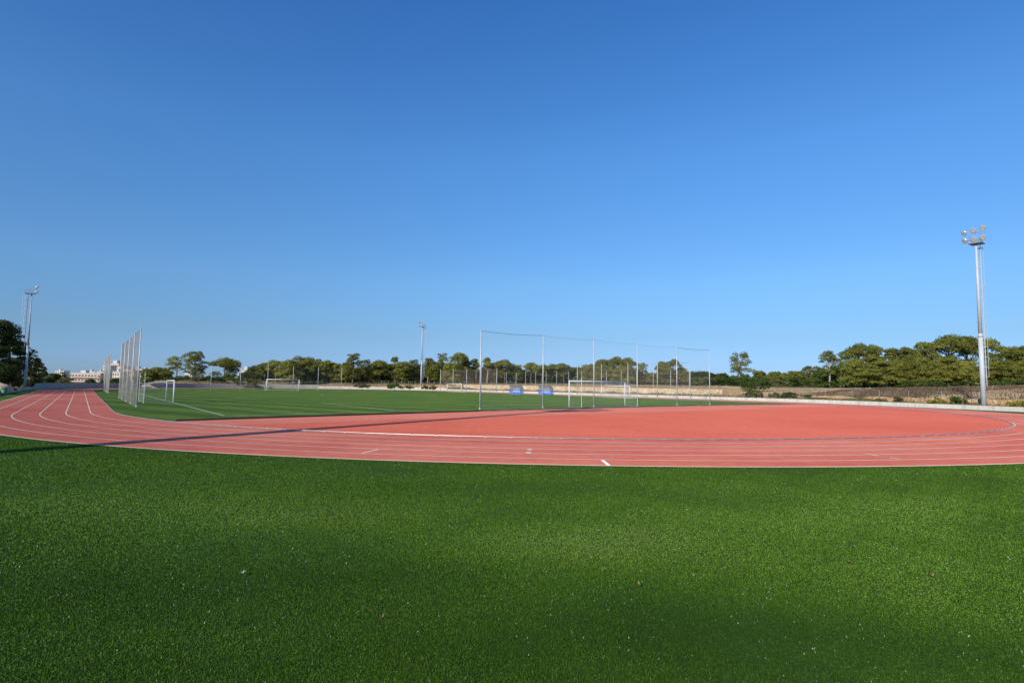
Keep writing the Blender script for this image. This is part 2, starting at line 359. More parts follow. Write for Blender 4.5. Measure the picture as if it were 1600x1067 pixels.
# ------------------------------------------------------------------ terrain beyond the wall
S = [0.16, 1.0, 2.8, 3.15, 5.0, 8.0, 14.0, 24.0, 36.0, 50.0, 80.0, 140.0, 300.0, 800.0, 2500.0]
KEY = [   # image azimuth of the wall point -> heights at the offsets S
    (-1e5, [.20, .30, .40, .45, .60, .80, 1.0, 1.2, 1.3, 1.4, 1.5, 1.6, 1.6, 1.6, 1.6]),
    (60,   [.30, .35, .35, .30, .20, .10, -.3, -.8, -1.2, -1.8, -2.4, -3, -3, -3, -3]),
    (205,  [.30, .35, .35, .30, .20, .10, -.3, -.8, -1.2, -1.8, -2.4, -3, -3, -3, -3]),
    (250,  [.50, .55, .65, .70, .90, 1.2, 1.6, 1.9, 2.0, 2.0, 1.8, 1.5, 1.0, .6, .3]),
    (490,  [.55, .60, .75, .80, 1.0, 1.3, 1.6, 1.8, 1.9, 2.0, 2.0, 1.9, 1.8, 1.7, 1.6]),
    (560,  [.40, .50, 1.0, 1.2, 1.4, 1.6, 1.8, 1.9, 2.0, 2.1, 2.1, 2.1, 2.0, 1.9, 1.8]),
    (700,  [.35, .50, 1.1, 1.4, 1.5, 1.6, 1.8, 2.0, 2.1, 2.2, 2.2, 2.2, 2.1, 2.0, 1.9]),
    (725,  [.35, .40, .45, 1.50, 1.55, 1.65, 1.8, 2.0, 2.15, 2.2, 2.2, 2.2, 2.1, 2.0, 1.9]),
    (900,  [.35, .40, .45, 1.50, 1.55, 1.70, 1.9, 2.1, 2.3, 2.35, 2.3, 2.3, 2.2, 2.0, 1.9]),
    (1120, [.35, .40, .45, 1.40, 1.45, 1.5, 1.7, 1.9, 2.1, 2.2, 2.3, 2.3, 2.2, 2.0, 1.9]),
    (1150, [.35, .35, .35, 0.65, 0.75, 0.9, 1.2, 1.5, 1.8, 1.9, 2.0, 2.0, 2.0, 1.9, 1.8]),
    (1300, [.38, .38, .40, 0.70, 0.80, 1.0, 1.3, 1.6, 1.9, 2.0, 2.1, 2.1, 2.0, 1.9, 1.8]),
    (1600, [.38, .38, .40, 0.80, 0.95, 1.2, 1.6, 2.2, 2.8, 3.0, 3.0, 3.0, 2.8, 2.4, 2.0]),
    (1e5,  [.38, .38, .40, 0.80, 0.95, 1.2, 1.6, 2.2, 2.8, 3.0, 3.0, 3.0, 2.8, 2.4, 2.0])]
def prof(px):
    for (a, A), (b, B) in zip(KEY[:-1], KEY[1:]):
        if a <= px <= b:
            t = (px - a) / (b - a); return [x * (1 - t) + y * t for x, y in zip(A, B)]
    return KEY[-1][1]
def wpx(i):
    q = P(*WALL[i]); return img_x(q[0], q[1])
WPX = [wpx(i) for i in range(len(WALL))]
rows = []
tv = []; tf = []
rnd = random.Random(5)
fineI = []
for i in range(len(WALL) - 1):
    for k in range(3): fineI.append((i, k / 3))
fineI.append((len(WALL) - 2, 1.0))
def wall_at(i, t):
    a = WALL[i]; b = WALL[i + 1]; na = WN[i]; nb = WN[i + 1]
    nn = Vector((na[0] * (1 - t) + nb[0] * t, na[1] * (1 - t) + nb[1] * t)).normalized()
    return a[0] * (1 - t) + b[0] * t, a[1] * (1 - t) + b[1] * t, nn
for i, t in fineI:
    u, v, nn = wall_at(i, t); q = P(u, v); h = prof(img_x(q[0], q[1]))
    for j_, s in enumerate(S):
        w = P(u + nn.x * s, v + nn.y * s); z = h[j_] if s < 4 else prof(img_x(w[0], w[1]))[j_]
        jit = 0.0 if s < 4 else (math.sin(w[0] * 0.21) * math.cos(w[1] * 0.17) * 0.12 + rnd.uniform(-.05, .05))
        tv.append((w[0], w[1], z + jit))
ns = len(S)
for i in range(len(fineI) - 1):
    for j in range(ns - 1):
        tf.append((i * ns + j, (i + 1) * ns + j, (i + 1) * ns + j + 1, i * ns + j + 1))
def mat_terrain():
    m, nt, b = newmat('dry_field')
    v = coords(nt); a = noise(nt, 0.06, 5, 0.6, v, 0.5); c = noise(nt, 0.8, 6, 0.7, v); f = noise(nt, 6, 5, 0.75, v)
    r = ramp(nt, a.outputs['Fac'], [(0.32, (0.30, 0.19, 0.115)), (0.5, (0.40, 0.275, 0.165)), (0.68, (0.50, 0.375, 0.22))])
    r2 = ramp(nt, c.outputs['Fac'], [(0.3, (0.65, 0.66, 0.62)), (0.7, (1.2, 1.15, 1.1))])
    r3 = ramp(nt, f.outputs['Fac'], [(0.3, (0.6, 0.6, 0.6)), (0.7, (1.25, 1.25, 1.25))])
    o = mix(nt, r.outputs[0], r2.outputs[0], 1, 'MULTIPLY'); o = mix(nt, o, r3.outputs[0], 1, 'MULTIPLY')
    nt.links.new(o, b.inputs['Base Color']); b.inputs['Roughness'].default_value = 0.95; b.inputs['Diffuse Roughness'].default_value = 0.8
    b.inputs['Specular IOR Level'].default_value = 0.1
    bump(nt, b, f.outputs['Fac'], 0.8, 0.15)
    return m
me = D.meshes.new('terrain'); me.from_pydata(tv, [], tf); me.update()
terrain = link('terrain', me, mat_terrain()); terrain['kind'] = 'structure'
TV = np.array(tv).reshape(len(fineI), ns, 3)
def zter(x, y):
    d = (TV[:, :, 0] - x) ** 2 + (TV[:, :, 1] - y) ** 2
    idx = np.argsort(d.reshape(-1))[:4]; w = 1 / (d.reshape(-1)[idx] + 1e-3)
    return float((TV[:, :, 2].reshape(-1)[idx] * w).sum() / w.sum())

# distant hills on the horizon
mb = MB(); hp = [(-3900, 4300, 30), (-2600, 5100, 18), (-1200, 5400, 12), (0, 5600, 14), (1200, 5500, 26), (2300, 5000, 70), (3000, 4700, 66), (4200, 4200, 50), (5200, 3300, 30)]
n = 90; top = []; base = []
for i in range(n + 1):
    t = i / n * (len(hp) - 1); k = min(int(t), len(hp) - 2); f = t - k; f2 = f * f * (3 - 2 * f)
    x = hp[k][0] * (1 - f) + hp[k + 1][0] * f; y = hp[k][1] * (1 - f) + hp[k + 1][1] * f; z = hp[k][2] * (1 - f2) + hp[k + 1][2] * f2
    z = z * (1 + 0.12 * math.sin(i * 0.9) + 0.06 * math.sin(i * 2.3))
    top.append((x, y, z)); base.append((x * 0.8, y * 0.8, -1)); 
back = [(x * 1.15, y * 1.15, -1) for x, y, z in top]
mb.add(base + top + back, [(i, i + 1, n + 2 + i, n + 1 + i) for i in range(n)] + [(n + 1 + i, n + 2 + i, 2 * n + 3 + i, 2 * n + 2 + i) for i in range(n)])
hills = mb.build('hills', simple('far_hill', (0.10, 0.12, 0.08), (0.08, 0.10, 0.07), 0.002, 0.95), smooth=True); hills['kind'] = 'structure'

# ------------------------------------------------------------------ walls
def wall_mesh(i0, i1, h, thick, base_z, mat, name, label, cat, off=0.0, hfun=None):
    mbw = MB(); pts = []
    for i in range(i0, i1):
        for k in range(3): pts.append(wall_at(i, k / 3))
    pts.append(wall_at(i1 - 1, 1.0))
    n = len(pts)
    for j, (u, v, nn) in enumerate(pts):
        hh = h if hfun is None else hfun(j / (n - 1))
        a = P(u + nn.x * off, v + nn.y * off); b = P(u + nn.x * (off + thick), v + nn.y * (off + thick))
        mbw.v += [(a[0], a[1], base_z), (a[0], a[1], hh), (b[0], b[1], hh), (b[0], b[1], base_z)]
    for j in range(n - 1):
        o = j * 4; q = o + 4
        mbw.f += [(o, q, q + 1, o + 1), (o + 1, q + 1, q + 2, o + 2), (o + 2, q + 2, q + 3, o + 3)]
    mbw.f += [(0, 1, 2, 3), tuple((n - 1) * 4 + k for k in (3, 2, 1, 0))]
    o = mbw.build(name, mat); tag(o, label, cat); return o
def idx(px):   # first wall vertex past an image azimuth, left to right
    for i in range(5, len(WALL)):
        if WPX[i] >= px: return i
    return len(WALL) - 1
def mat_wallc(name, c1, c2):
    m, nt, b = newmat(name)
    v = coords(nt); vz = coords(nt, (1, 1, 0.25)); a = noise(nt, 0.5, 4, 0.6, v); s = noise(nt, 3.0, 4, 0.65, vz)
    r = ramp(nt, a.outputs['Fac'], [(0.3, c1), (0.7, c2)]); r2 = ramp(nt, s.outputs['Fac'], [(0.3, (0.78, 0.77, 0.74)), (0.55, (1.05, 1.05, 1.05))])
    nt.links.new(mix(nt, r.outputs[0], r2.outputs[0], 1, 'MULTIPLY'), b.inputs['Base Color']); b.inputs['Roughness'].default_value = 0.85
    b.inputs['Diffuse Roughness'].default_value = 0.6
    return m
WALLW = mat_wallc('limewashed_wall', (0.70, 0.66, 0.58), (0.60, 0.56, 0.49))
WALLG = mat_wallc('grey_block_wall', (0.40, 0.37, 0.32), (0.46, 0.43, 0.38))
iA, iB, iC = idx(55), idx(492), idx(690)
wall_mesh(0, iA, 0.5, 0.22, -0.1, WALLG, 'boundary_wall', 'low grey concrete wall beside the turf verge and tall mast at the far left', 'wall', hfun=lambda t: 0.45 if t < .93 else 0.45 + (t - .93) / .07 * .6)
wall_mesh(iA, iB, 1.18, 0.2, -0.1, WALLG, 'boundary_wall', 'grey chest-high block wall curving behind the far goal, shaded at its left end', 'wall')
wall_mesh(iB, iC, 0.80, 0.22, -0.1, WALLW, 'boundary_wall', 'knee-high pale wall behind the far turf below the slim middle mast', 'wall')
wall_mesh(iC, len(WALL) - 1, 0.47, 0.25, -0.1, WALLW, 'boundary_wall', 'long low white kerb wall running round the right side of the track', 'wall')
# ------------------------------------------------------------------ stone walls
def mat_stone(name, a, b_, c, mort, sc=(1, 1, 1.0)):
    m, nt, b = newmat(name)
    v = coords(nt, sc)
    vo = nt.nodes.new('ShaderNodeTexVoronoi'); vo.inputs['Scale'].default_value = 2.6; nt.links.new(v, vo.inputs['Vector'])
    ve = nt.nodes.new('ShaderNodeTexVoronoi'); ve.feature = 'DISTANCE_TO_EDGE'; ve.inputs['Scale'].default_value = 2.6; nt.links.new(v, ve.inputs['Vector'])
    sep = nt.nodes.new('ShaderNodeSeparateColor'); nt.links.new(vo.outputs['Color'], sep.inputs[0])
    r = ramp(nt, sep.outputs[0], [(0, a), (0.5, b_), (1, c)])
    e = ramp(nt, ve.outputs['Distance'], [(0.02, mort), (0.09, (1, 1, 1))])
    nz = noise(nt, 0.35, 4, 0.6, coords(nt)); r2 = ramp(nt, nz.outputs['Fac'], [(0.3, (0.82, 0.76, 0.66)), (0.62, (1.08, 1.06, 1.04))])
    o = mix(nt, r.outputs[0], e.outputs[0], 1, 'MULTIPLY'); o = mix(nt, o, r2.outputs[0], 1, 'MULTIPLY')
    nt.links.new(o, b.inputs['Base Color']); b.inputs['Roughness'].default_value = 0.95; b.inputs['Diffuse Roughness'].default_value = 0.8
    bump(nt, b, ve.outputs['Distance'], 0.6, 0.08)
    return m
STONE = mat_stone('limestone_blocks', (0.60, 0.46, 0.30), (0.68, 0.56, 0.40), (0.74, 0.64, 0.49), (0.62, 0.52, 0.40))
STONE_O = mat_stone('ochre_rubble', (0.44, 0.28, 0.15), (0.55, 0.38, 0.22), (0.62, 0.46, 0.29), (0.5, 0.4, 0.3))
def stone_wall(px0, px1, h0, h1, off, thick, name, label, mat, jag=0.06, base=0.2, seed=1, step=0.7, hl=None):
    rn = random.Random(seed); mbw = MB(); pts = []
    for i in range(4, len(WALL) - 1):
        seglen = Vector((WALL[i + 1][0] - WALL[i][0], WALL[i + 1][1] - WALL[i][1])).length; kk = max(1, int(seglen / step))
        for k in range(kk):
            u, v, nn = wall_at(i, k / kk); q = P(u + nn.x * off, v + nn.y * off)
            ix = img_x(q[0], q[1])
            if px0 <= ix <= px1: pts.append((u, v, nn, ix))
    pts.sort(key=lambda q: q[3]); n = len(pts)
    for j, (u, v, nn, ix) in enumerate(pts):
        t = (ix - px0) / (px1 - px0); hh = h0 * (1 - t) + h1 * t + rn.uniform(-jag, jag)
        if hl: hh = hl(ix, hh)
        a = P(u + nn.x * off, v + nn.y * off); b = P(u + nn.x * (off + thick), v + nn.y * (off + thick))
        mbw.v += [(a[0], a[1], base), (a[0], a[1], hh), (b[0], b[1], hh), (b[0], b[1], base)]
    for j in range(n - 1):
        o = j * 4; q = o + 4
        mbw.f += [(o, q, q + 1, o + 1), (o + 1, q + 1, q + 2, o + 2), (o + 2, q + 2, q + 3, o + 3)]
    mbw.f += [(0, 1, 2, 3), tuple((n - 1) * 4 + k for k in (3, 2, 1, 0))]
    o = mbw.build(name, mat); tag(o, label, 'wall'); return o
stone_wall(722, 1131, 1.80, 1.62, 2.85, 0.45, 'stone_wall', 'cream limestone retaining wall behind the team shelters and far youth goal', STONE, 0.03, 0.2, 3)
stone_wall(596, 722, 1.25, 1.5, 2.3, 0.7, 'rubble_wall', 'broken ochre rubble bank at the foot of the slim middle mast', STONE_O, 0.28, 0.2, 4)
def brk(ix, h): return h - (0.5 if (1205 < ix < 1252 or 1330 < ix < 1352) else 0) 
stone_wall(1136, 1640, 0.98, 1.10, 2.9, 0.5, 'rubble_wall', 'low ochre rubble wall behind the white kerb wall at the right', STONE_O, 0.10, 0.2, 6, hl=brk)
stone_wall(1262, 1700, 2.02, 3.15, 40, 0.6, 'rubble_wall', 'pale field wall along the top of the brown slope below the big pines', STONE_P, 0.12, 1.0, 7, 1.2)

# ------------------------------------------------------------------ inner kerb rail with its feet
rail = empty('kerb_rail', P(36.5, 0), 'long aluminium kerb rail on small feet round the inside of lane one', 'kerb rail')
mb = MB(); path = []
for i in range(0, 31): path.append((R0, 95 - i * 95 / 30))
for i in range(1, 200):
    a = math.pi * i / 200; path.append((R0 * math.cos(a), -R0 * math.sin(a)))
for i in range(0, 31): path.append((-R0, i * 95 / 30))
base_p = Vector(P(36.5, 0))
prof_r = [(-0.022, 0.016), (-0.025, 0.036), (-0.017, 0.052), (0.0, 0.057), (0.017, 0.052), (0.025, 0.036), (0.022, 0.016)]
np_ = len(prof_r)
for j, (u, v) in enumerate(path):
    a = path[max(j - 1, 0)]; b = path[min(j + 1, len(path) - 1)]; t = Vector((b[0] - a[0], b[1] - a[1])).normalized(); nn = Vector((t.y, -t.x))
    for (o_, z) in prof_r:
        q = P(u + nn.x * o_, v + nn.y * o_, z); mb.v.append((q[0] - base_p.x, q[1] - base_p.y, z))
for j in range(len(path) - 1):
    for k in range(np_):
        k2 = (k + 1) % np_; mb.f.append((j * np_ + k, j * np_ + k2, (j + 1) * np_ + k2, (j + 1) * np_ + k))
mb.build('rail', ALU, rail, smooth=True)
mbf = MB(); mbf.box((0, 0, 0.011), (0.13, 0.11, 0.018)); mbf.box((0.045, 0, 0.028), (0.03, 0.07, 0.02))
foot_me = mbf.mesh('foot')
cnt = 0
for k in range(96):
    a = math.radians(16) + math.radians(150) * k / 95
    q = P((R0 + 0.06) * math.cos(a), -(R0 + 0.06) * math.sin(a)); dirv = Vector((q[0] - CC[0], q[1] - CC[1]))
    o = link('foot', foot_me if cnt == 0 else foot_me, None, rail); 
    if cnt == 0: foot_me.materials.append(ALU)
    o.location = (q[0] - base_p.x, q[1] - base_p.y, 0.0105); o.rotation_euler = (0, 0, math.atan2(dirv.y, dirv.x)); cnt += 1

# ------------------------------------------------------------------ ball nets
def threads(mb, A, B, z0, z1, r, cell=0.12, sagtop=0.0, sides=3):
    A = Vector(A); B = Vector(B); L = (B - A).length; nx = int(L / cell); nz = int((z1 - z0) / cell)
    for i in range(nx + 1):
        t = i / nx; q = A.lerp(B, t); s = sagtop * 4 * t * (1 - t)
        mb.tube([(q.x, q.y, z0), (q.x, q.y, z1 - s)], r, sides, False)
    for k in range(nz + 1):
        z = z0 + (z1 - z0) * k / nz; f = k / nz
        n_ = 5; pts = []
        for i in range(n_ + 1):
            t = i / n_; q = A.lerp(B, t); pts.append((q.x, q.y, z - sagtop * 4 * t * (1 - t) * f))
        mb.tube(pts, r, sides, False)
def ball_net(uvs, hs_, label, pr=0.055, cell=0.13, tr=0.0022, netmat=NETM, cable=True, group=None):
    base = Vector(P(*uvs[0])); root = empty('ball_net', base, label, 'ball net', group)
    loc = [Vector(P(*q)) - base for q in uvs]
    for q, h in zip(loc, hs_):
        m_ = MB(); m_.tube([(q.x, q.y, 0), (q.x, q.y, h)], pr, 10); m_.tube([(q.x, q.y, 0.0), (q.x, q.y, 0.12)], pr * 1.5, 10)
        m_.tube([(q.x, q.y, h - 0.1), (q.x, q.y, h - 0.04)], pr * 1.25, 8)
        m_.build('post', POSTM, root, True)
    m_ = MB()
    for a, b, ha, hb in zip(loc[:-1], loc[1:], hs_[:-1], hs_[1:]):
        threads(m_, a, b, 0.03, min(ha, hb) - 0.12, tr, cell, 0.07)
    m_.build('net', netmat, root)
    if cable:
        m_ = MB()
        for a, b, ha, hb in zip(loc[:-1], loc[1:], hs_[:-1], hs_[1:]):
            pts = []
            for i in range(7):
                t = i / 6; q = a.lerp(b, t); pts.append((q.x, q.y, ha * (1 - t) + hb * t - 0.06 - 0.09 * 4 * t * (1 - t)))
            edge_ = a is loc[0] or b is loc[-1]; m_.tube(pts, 0.016 if edge_ else 0.006, 5, False)
        m_.build('top_cable', CABLE, root)
    return root
ball_net([(12.1, -6.2), (5.0, -5.8), (-1.4, -5.9), (-7.9, -5.8), (-14.4, -5.9), (-20.3, -6.1)], [6.55, 6.62, 6.6, 6.5, 6.5, 6.45], 'tall see-through ball net on six posts behind the nearest big goal', netmat=NETG, tr=0.0017)
ball_net([(34.8, 7.3 + 6.3 * k) for k in range(5)], [6.1] * 5, 'tall tan ball net seen edge on beside the left straight, the nearer of two', pr=0.04, tr=0.0028)
ball_net([(34.9, 57.8 + 6.3 * k) for k in range(5)], [5.8] * 5, 'tall tan ball net seen edge on beside the left straight, the farther of two', pr=0.04, tr=0.0036)
ball_net([(-36.0, 7.7 + 6.2 * k) for k in range(5)], [5.85] * 5, 'ball net on pale posts behind the white youth goal near the limestone wall', pr=0.05)
ball_net([(-36.0, 58.4 + 6.25 * k) for k in range(5)], [5.6] * 5, 'ball net on pale posts behind the small far youth goal left of the shelters', pr=0.06, tr=0.003)
ball_net([(16.0, 91), (10.2, 91), (4.5, 91), (-1.1, 91), (-6.9, 91), (-12.6, 91)], [4.6, 4.6, 5.8, 5.6, 5.55, 5.5], 'ball net on thin posts behind the far full-size goal', pr=0.045, tr=0.0015, netmat=NETG)

# ------------------------------------------------------------------ goals
def goal(u0, v0, u1, v1, h, depth_uv, label, pr=0.06, support=False, group=None, topdepth=0.6):
    base = Vector(P((u0 + u1) / 2, (v0 + v1) / 2)); root = empty('football_goal', base, label, 'goal', group)
    A = Vector(P(u0, v0)) - base; B = Vector(P(u1, v1)) - base
    dp = Vector(P(*depth_uv)) - Vector(P(0, 0)); dl = dp.length; dn = dp.normalized()
    for q in (A, B):
        m_ = MB(); m_.tube([(q.x, q.y, 0), (q.x, q.y, h)], pr, 12); m_.build('post', WHITE, root, True)
    m_ = MB(); t = (B - A).normalized(); a = A - t * pr; b = B + t * pr
    m_.tube([(a.x, a.y, h - pr * 0.2 + 0.002), (b.x, b.y, h - pr * 0.2 + 0.002)], pr * 1.01, 12); m_.build('crossbar', WHITE, root, True)
    for q in (A, B):
        m_ = MB(); e = q + dn * dl
        if support:
            m_.tube([(e.x, e.y, 0), (e.x, e.y, 2.75)], 0.028, 8)
        else:
            tq = q + dn * topdepth
            m_.tube([(q.x, q.y, h - .03), (tq.x, tq.y, h - .05), (e.x, e.y, 0.05)], 0.022, 6)
        m_.build('back_support', GALV if support else WHITE, root)
    m_ = MB(); e0 = A + dn * dl; e1 = B + dn * dl
    m_.tube([(A.x, A.y, 0.03), (e0.x, e0.y, 0.03), (e1.x, e1.y, 0.03), (B.x, B.y, 0.03)], 0.012 if support else 0.025, 6); m_.build('ground_frame', GALV_D if support else WHITE, root)
    # net: roof and back, then two sides
    m_ = MB(); L = (B - A).length; cell = 0.14; nx = int(L / cell)
    bk = (h * 0.92) if support else h
    prof_n = [(0, h), (topdepth if not support else dl * 0.95, bk - (0 if not support else 0.1)), (dl, 0.04)]
    def along(s):
        seg_l = [math.dist(prof_n[0], prof_n[1]), math.dist(prof_n[1], prof_n[2])]
        s *= sum(seg_l)
        if s < seg_l[0]: f = s / seg_l[0]; a_, b_ = prof_n[0], prof_n[1]
        else: f = (s - seg_l[0]) / seg_l[1]; a_, b_ = prof_n[1], prof_n[2]
        return a_[0] + (b_[0] - a_[0]) * f, a_[1] + (b_[1] - a_[1]) * f
    for i in range(nx + 1):
        q = A.lerp(B, i / nx); pts = []
        for s in (0, .12, .25, .4, .6, .8, 1.0):
            o_, z = along(s); pts.append((q.x + dn.x * o_, q.y + dn.y * o_, z - 0.05 * math.sin(math.pi * s)))
        m_.tube(pts, 0.0013, 3, False)
    nr = int((dl + h) / cell)
    for k in range(nr + 1):
        o_, z = along(k / nr); z -= 0.05 * math.sin(math.pi * k / nr)
        m_.tube([(A.x + dn.x * o_, A.y + dn.y * o_, z), (B.x + dn.x * o_, B.y + dn.y * o_, z)], 0.0013, 3, False)
    for q in (A, B):
        for k in range(1, int(h / cell)):
            z = k * cell; wmax = dl if support else topdepth + (dl - topdepth) * (1 - z / h)
            m_.tube([(q.x, q.y, z), (q.x + dn.x * wmax, q.y + dn.y * wmax, z)], 0.0013, 3, False)
        for k in range(1, int(dl / cell)):
            o_ = k * cell; zt = bk if (support or o_ < topdepth) else h * (1 - (o_ - topdepth) / (dl - topdepth))
            m_.tube([(q.x + dn.x * o_, q.y + dn.y * o_, 0.03), (q.x + dn.x * o_, q.y + dn.y * o_, zt)], 0.0013, 3, False)
    m_.build('net', NETG, root)
    return root
def ray_v(px, v0):
    r = ray(px, 602)[:2]; t = (v0 + CC @ dv) / (r @ dv); g = r * t; return float((g - CC) @ nv)
ua, ub = ray_v(889.5, -4.6), ray_v(976.5, -4.3)
goal(ua, -4.6, ub, -4.3, 2.50, (0, -1.7), 'full-size white goal at the near end of the pitch', 0.072, support=True)
ua, ub = ray_v(416.8, 89.8), ray_v(467.3, 89.8)
goal(ua, 89.8, ub, 89.8, 2.5, (0, 2.0), 'full-size white goal at the far end of the pitch by the grey wall', 0.085)
goal(31.4, 15.7, 31.4, 21.2, 2.06, (2.3, 0), 'white youth goal on the left touchline beside the nearer tan net', 0.055, support=True)
goal(31.4, 67.5, 31.4, 73.5, 2.0, (1.6, 0), 'distant white youth goal on the left touchline seen through the tan nets', 0.055)
goal(-33.3, 17.4, -33.3, 23.7, 2.0, (-1.5, 0), 'white youth goal on the right touchline before the limestone wall', 0.065)
goal(-33.3, 68.9, -33.3, 75.4, 2.0, (-1.5, 0), 'small far white youth goal at the left end of the limestone wall', 0.085)
# weight bag hung on the left youth goal
mb = MB(); mb.tube([(-1.9, 0, 1.45), (-1.3, .1, 1.5), (-.7, 0, 1.3), (0, 0, 1.15)], [0.10, 0.17, 0.12, 0.05], 8)
q = P(31.9, 21.0); bagm = mb.build('rolled_net', simple('rolled_net', (0.42, 0.36, 0.28), (0.20, 0.17, 0.13), 3, 0.9), None, True); bagm.location = (q[0], q[1], 0)
tag(bagm, 'brown rolled net bundle hanging beside the far post of the left youth goal', 'rolled net')

# ------------------------------------------------------------------ floodlight masts
def mast(x, y, z, H, facing, label, nlamps=6, away=None, k=1.0):
    K_ = k
    root = empty('floodlight_mast', (x, y, z), label, 'floodlight mast', 'floodlight masts round the stadium')
    f = Vector((facing[0], facing[1], 0)).normalized(); s = Vector((-f.y, f.x, 0)); a = away if away is not None else -f
    m_ = MB(); m_.tube([(0, 0, 0), (0, 0, H * 0.42)], [0.46 * K_, 0.40 * K_], 18); m_.tube([(0, 0, H * 0.42), (0, 0, H * 0.44)], [0.425 * K_, 0.425 * K_], 18)
    m_.tube([(0, 0, H * 0.44), (0, 0, H)], [0.35 * K_, 0.19 * K_], 18); m_.tube([(0, 0, 0), (0, 0, 0.06)], [0.75 * K_, 0.75 * K_], 18); m_.build('pole', GALV, root, True)
    # caged ladder on the side away from the pitch
    m_ = MB(); c = a * (0.68 if K_ > .52 else 0.5); sw = s * 0.2
    for e in (-1, 1): m_.tube([c + sw * e + Vector((0, 0, 2.2)), c + sw * e + Vector((0, 0, H + 0.6))], 0.038, 6)
    k = 2.4
    while k < H + 0.4: m_.tube([c - sw + Vector((0, 0, k)), c + sw + Vector((0, 0, k))], 0.024, 5); k += 0.5
    k = 2.6
    while k < H - 0.6: m_.tube([Vector((0, 0, k)), c + Vector((0, 0, k))], 0.022, 5); k += 2.0
    m_.build('ladder', GALV, root)
    m_ = MB(); k = 3.2
    while k < H:
        pts = [c + a * 0.38 * (1 - math.cos(w)) * 0.95 + s * 0.34 * math.sin(w) + Vector((0, 0, k)) for w in [(-.0 + j * math.pi / 6) - 0 for j in range(0, 13)]]
        pts = [c + a * (0.36 - 0.36 * math.cos(j * 2 * math.pi / 10)) + s * 0.34 * math.sin(j * 2 * math.pi / 10) + Vector((0, 0, k)) for j in range(11)]
        m_.tube(pts, 0.026, 4, False); k += 1.1
    for w in (0.25, 0.5, 0.75):
        q = c + a * (0.36 - 0.36 * math.cos(w * 2 * math.pi)) + s * 0.34 * math.sin(w * 2 * math.pi)
        m_.tube([q + Vector((0, 0, 3.2)), q + Vector((0, 0, H - 0.3))], 0.02, 4)
    m_.build('ladder_cage', GALV, root)
    # platform and railing
    rot = Matrix((f, s, Vector((0, 0, 1)))).transposed()
    m_ = MB(); m_.box(-f * 0.35 + Vector((0, 0, H + 0.06)), (2.6, 2.0, 0.12), rot=rot); m_.build('platform', GALV_D, root)
    m_ = MB()
    zc = [0.55, 1.1]
    cs = [Vector((0, 0, H + .12)) + f * fx + s * sx for fx, sx in ((-1.6, -.95), (-1.6, .95), (.9, .95), (.9, -.95), (-.3, .95), (-.3, -.95), (-1.0, .95), (-1.0, -.95), (-1.6, 0))]
    for q in cs: m_.tube([q, q + Vector((0, 0, 1.1))], 0.024, 5)
    for z_ in zc:
        lp = [cs[3], cs[0], cs[1], cs[2]]; m_.tube([q + Vector((0, 0, z_)) for q in lp], 0.022, 5, False)
    m_.build('railing', GALV_D, root)
    m_ = MB(); 
    m_.tube([f * .95 - s * 1.7 + Vector((0, 0, H + .55)), f * .95 + s * 1.7 + Vector((0, 0, H + .55))], 0.05, 6)
    m_.tube([f * .95 - s * 1.7 + Vector((0, 0, H + 1.6)), f * .95 + s * 1.7 + Vector((0, 0, H + 1.6))], 0.05, 6)
    for e in (-.9, .9): m_.tube([f * .95 + s * e + Vector((0, 0, H)), f * .95 + s * e + Vector((0, 0, H + 1.7))], 0.04, 6)
    m_.build('lamp_rack', GALV_D, root)
    pos = [(-1.35, 1.8), (0, 2.05), (1.35, 2.2), (-1.3, .55), (0, .6), (1.3, .65)]
    for i in range(nlamps):
        sx, zz = pos[i]; yaw = 0.35 * (1 if sx > 0 else -1 if sx < 0 else 0)
        c0 = f * 1.15 + s * sx + Vector((0, 0, H + zz)); ax = (f * math.cos(yaw) + s * math.sin(yaw) - Vector((0, 0, 0.75))).normalized()
        m_ = MB(); R_ = 0.46
        m_.tube([c0 - ax * 0.42, c0 - ax * 0.30, c0 - ax * 0.12, c0 + ax * 0.12, c0 + ax * 0.16], [0.10, 0.17, 0.30, R_, R_ * 1.04], 14)
        m_.tube([c0 - ax * 0.2 + s * 0.34, c0 + s * 0.36 - f * .15, c0 - s * 0.36 - f * .15, c0 - ax * 0.2 - s * 0.34], 0.025, 4, False)
        lamp = m_.build('floodlight', REFL, root, True)
        m_ = MB(); m_.tube([c0 + ax * 0.162, c0 + ax * 0.175], [R_ * .95, R_ * .93], 14); m_.build('lens', LENS, lamp)
    if K_ != 1.0:
        for ch in root.children:
            if ch.name.split('.')[0] in ('platform', 'railing', 'lamp_rack', 'floodlight'):
                ch.scale = (0.60, 0.60, 0.68); ch.location = (0, 0, H * (1 - 0.68))
    return root
def vpos(px, s_):
    best = None
    for i in range(4, len(WALL) - 1):
        for k in range(12):
            u, v, nn = wall_at(i, k / 12); q = P(u + nn.x * s_, v + nn.y * s_); d_ = abs(img_x(q[0], q[1]) - px)
            if best is None or d_ < best[0]: best = (d_, q)
    return best[1]
def mast_at(px, s_, ptop, zb, facing, label, k):
    q = vpos(px, s_); H = at(px, q[1], ptop)[2] - zb
    mast(q[0], q[1], zb, H, facing, label, k=k)
mast_at(1533, 1.5, 381, 0.36, nv, 'tall floodlight mast standing right of the track before the big pines', 0.54)
mast_at(38, 2.2, 459, 0.30, -nv, 'floodlight mast at the far left beside the dark pine wood', 0.50)
mast_at(657.5, 2.2, 511, 0.80, nv, 'slim distant floodlight mast in the middle behind the rubble bank', 0.42)
q = P(50, -26.6)
mast(q[0], q[1], 0.0, 23.2, -nv, 'floodlight mast out of frame at the left whose long shadow crosses the track')

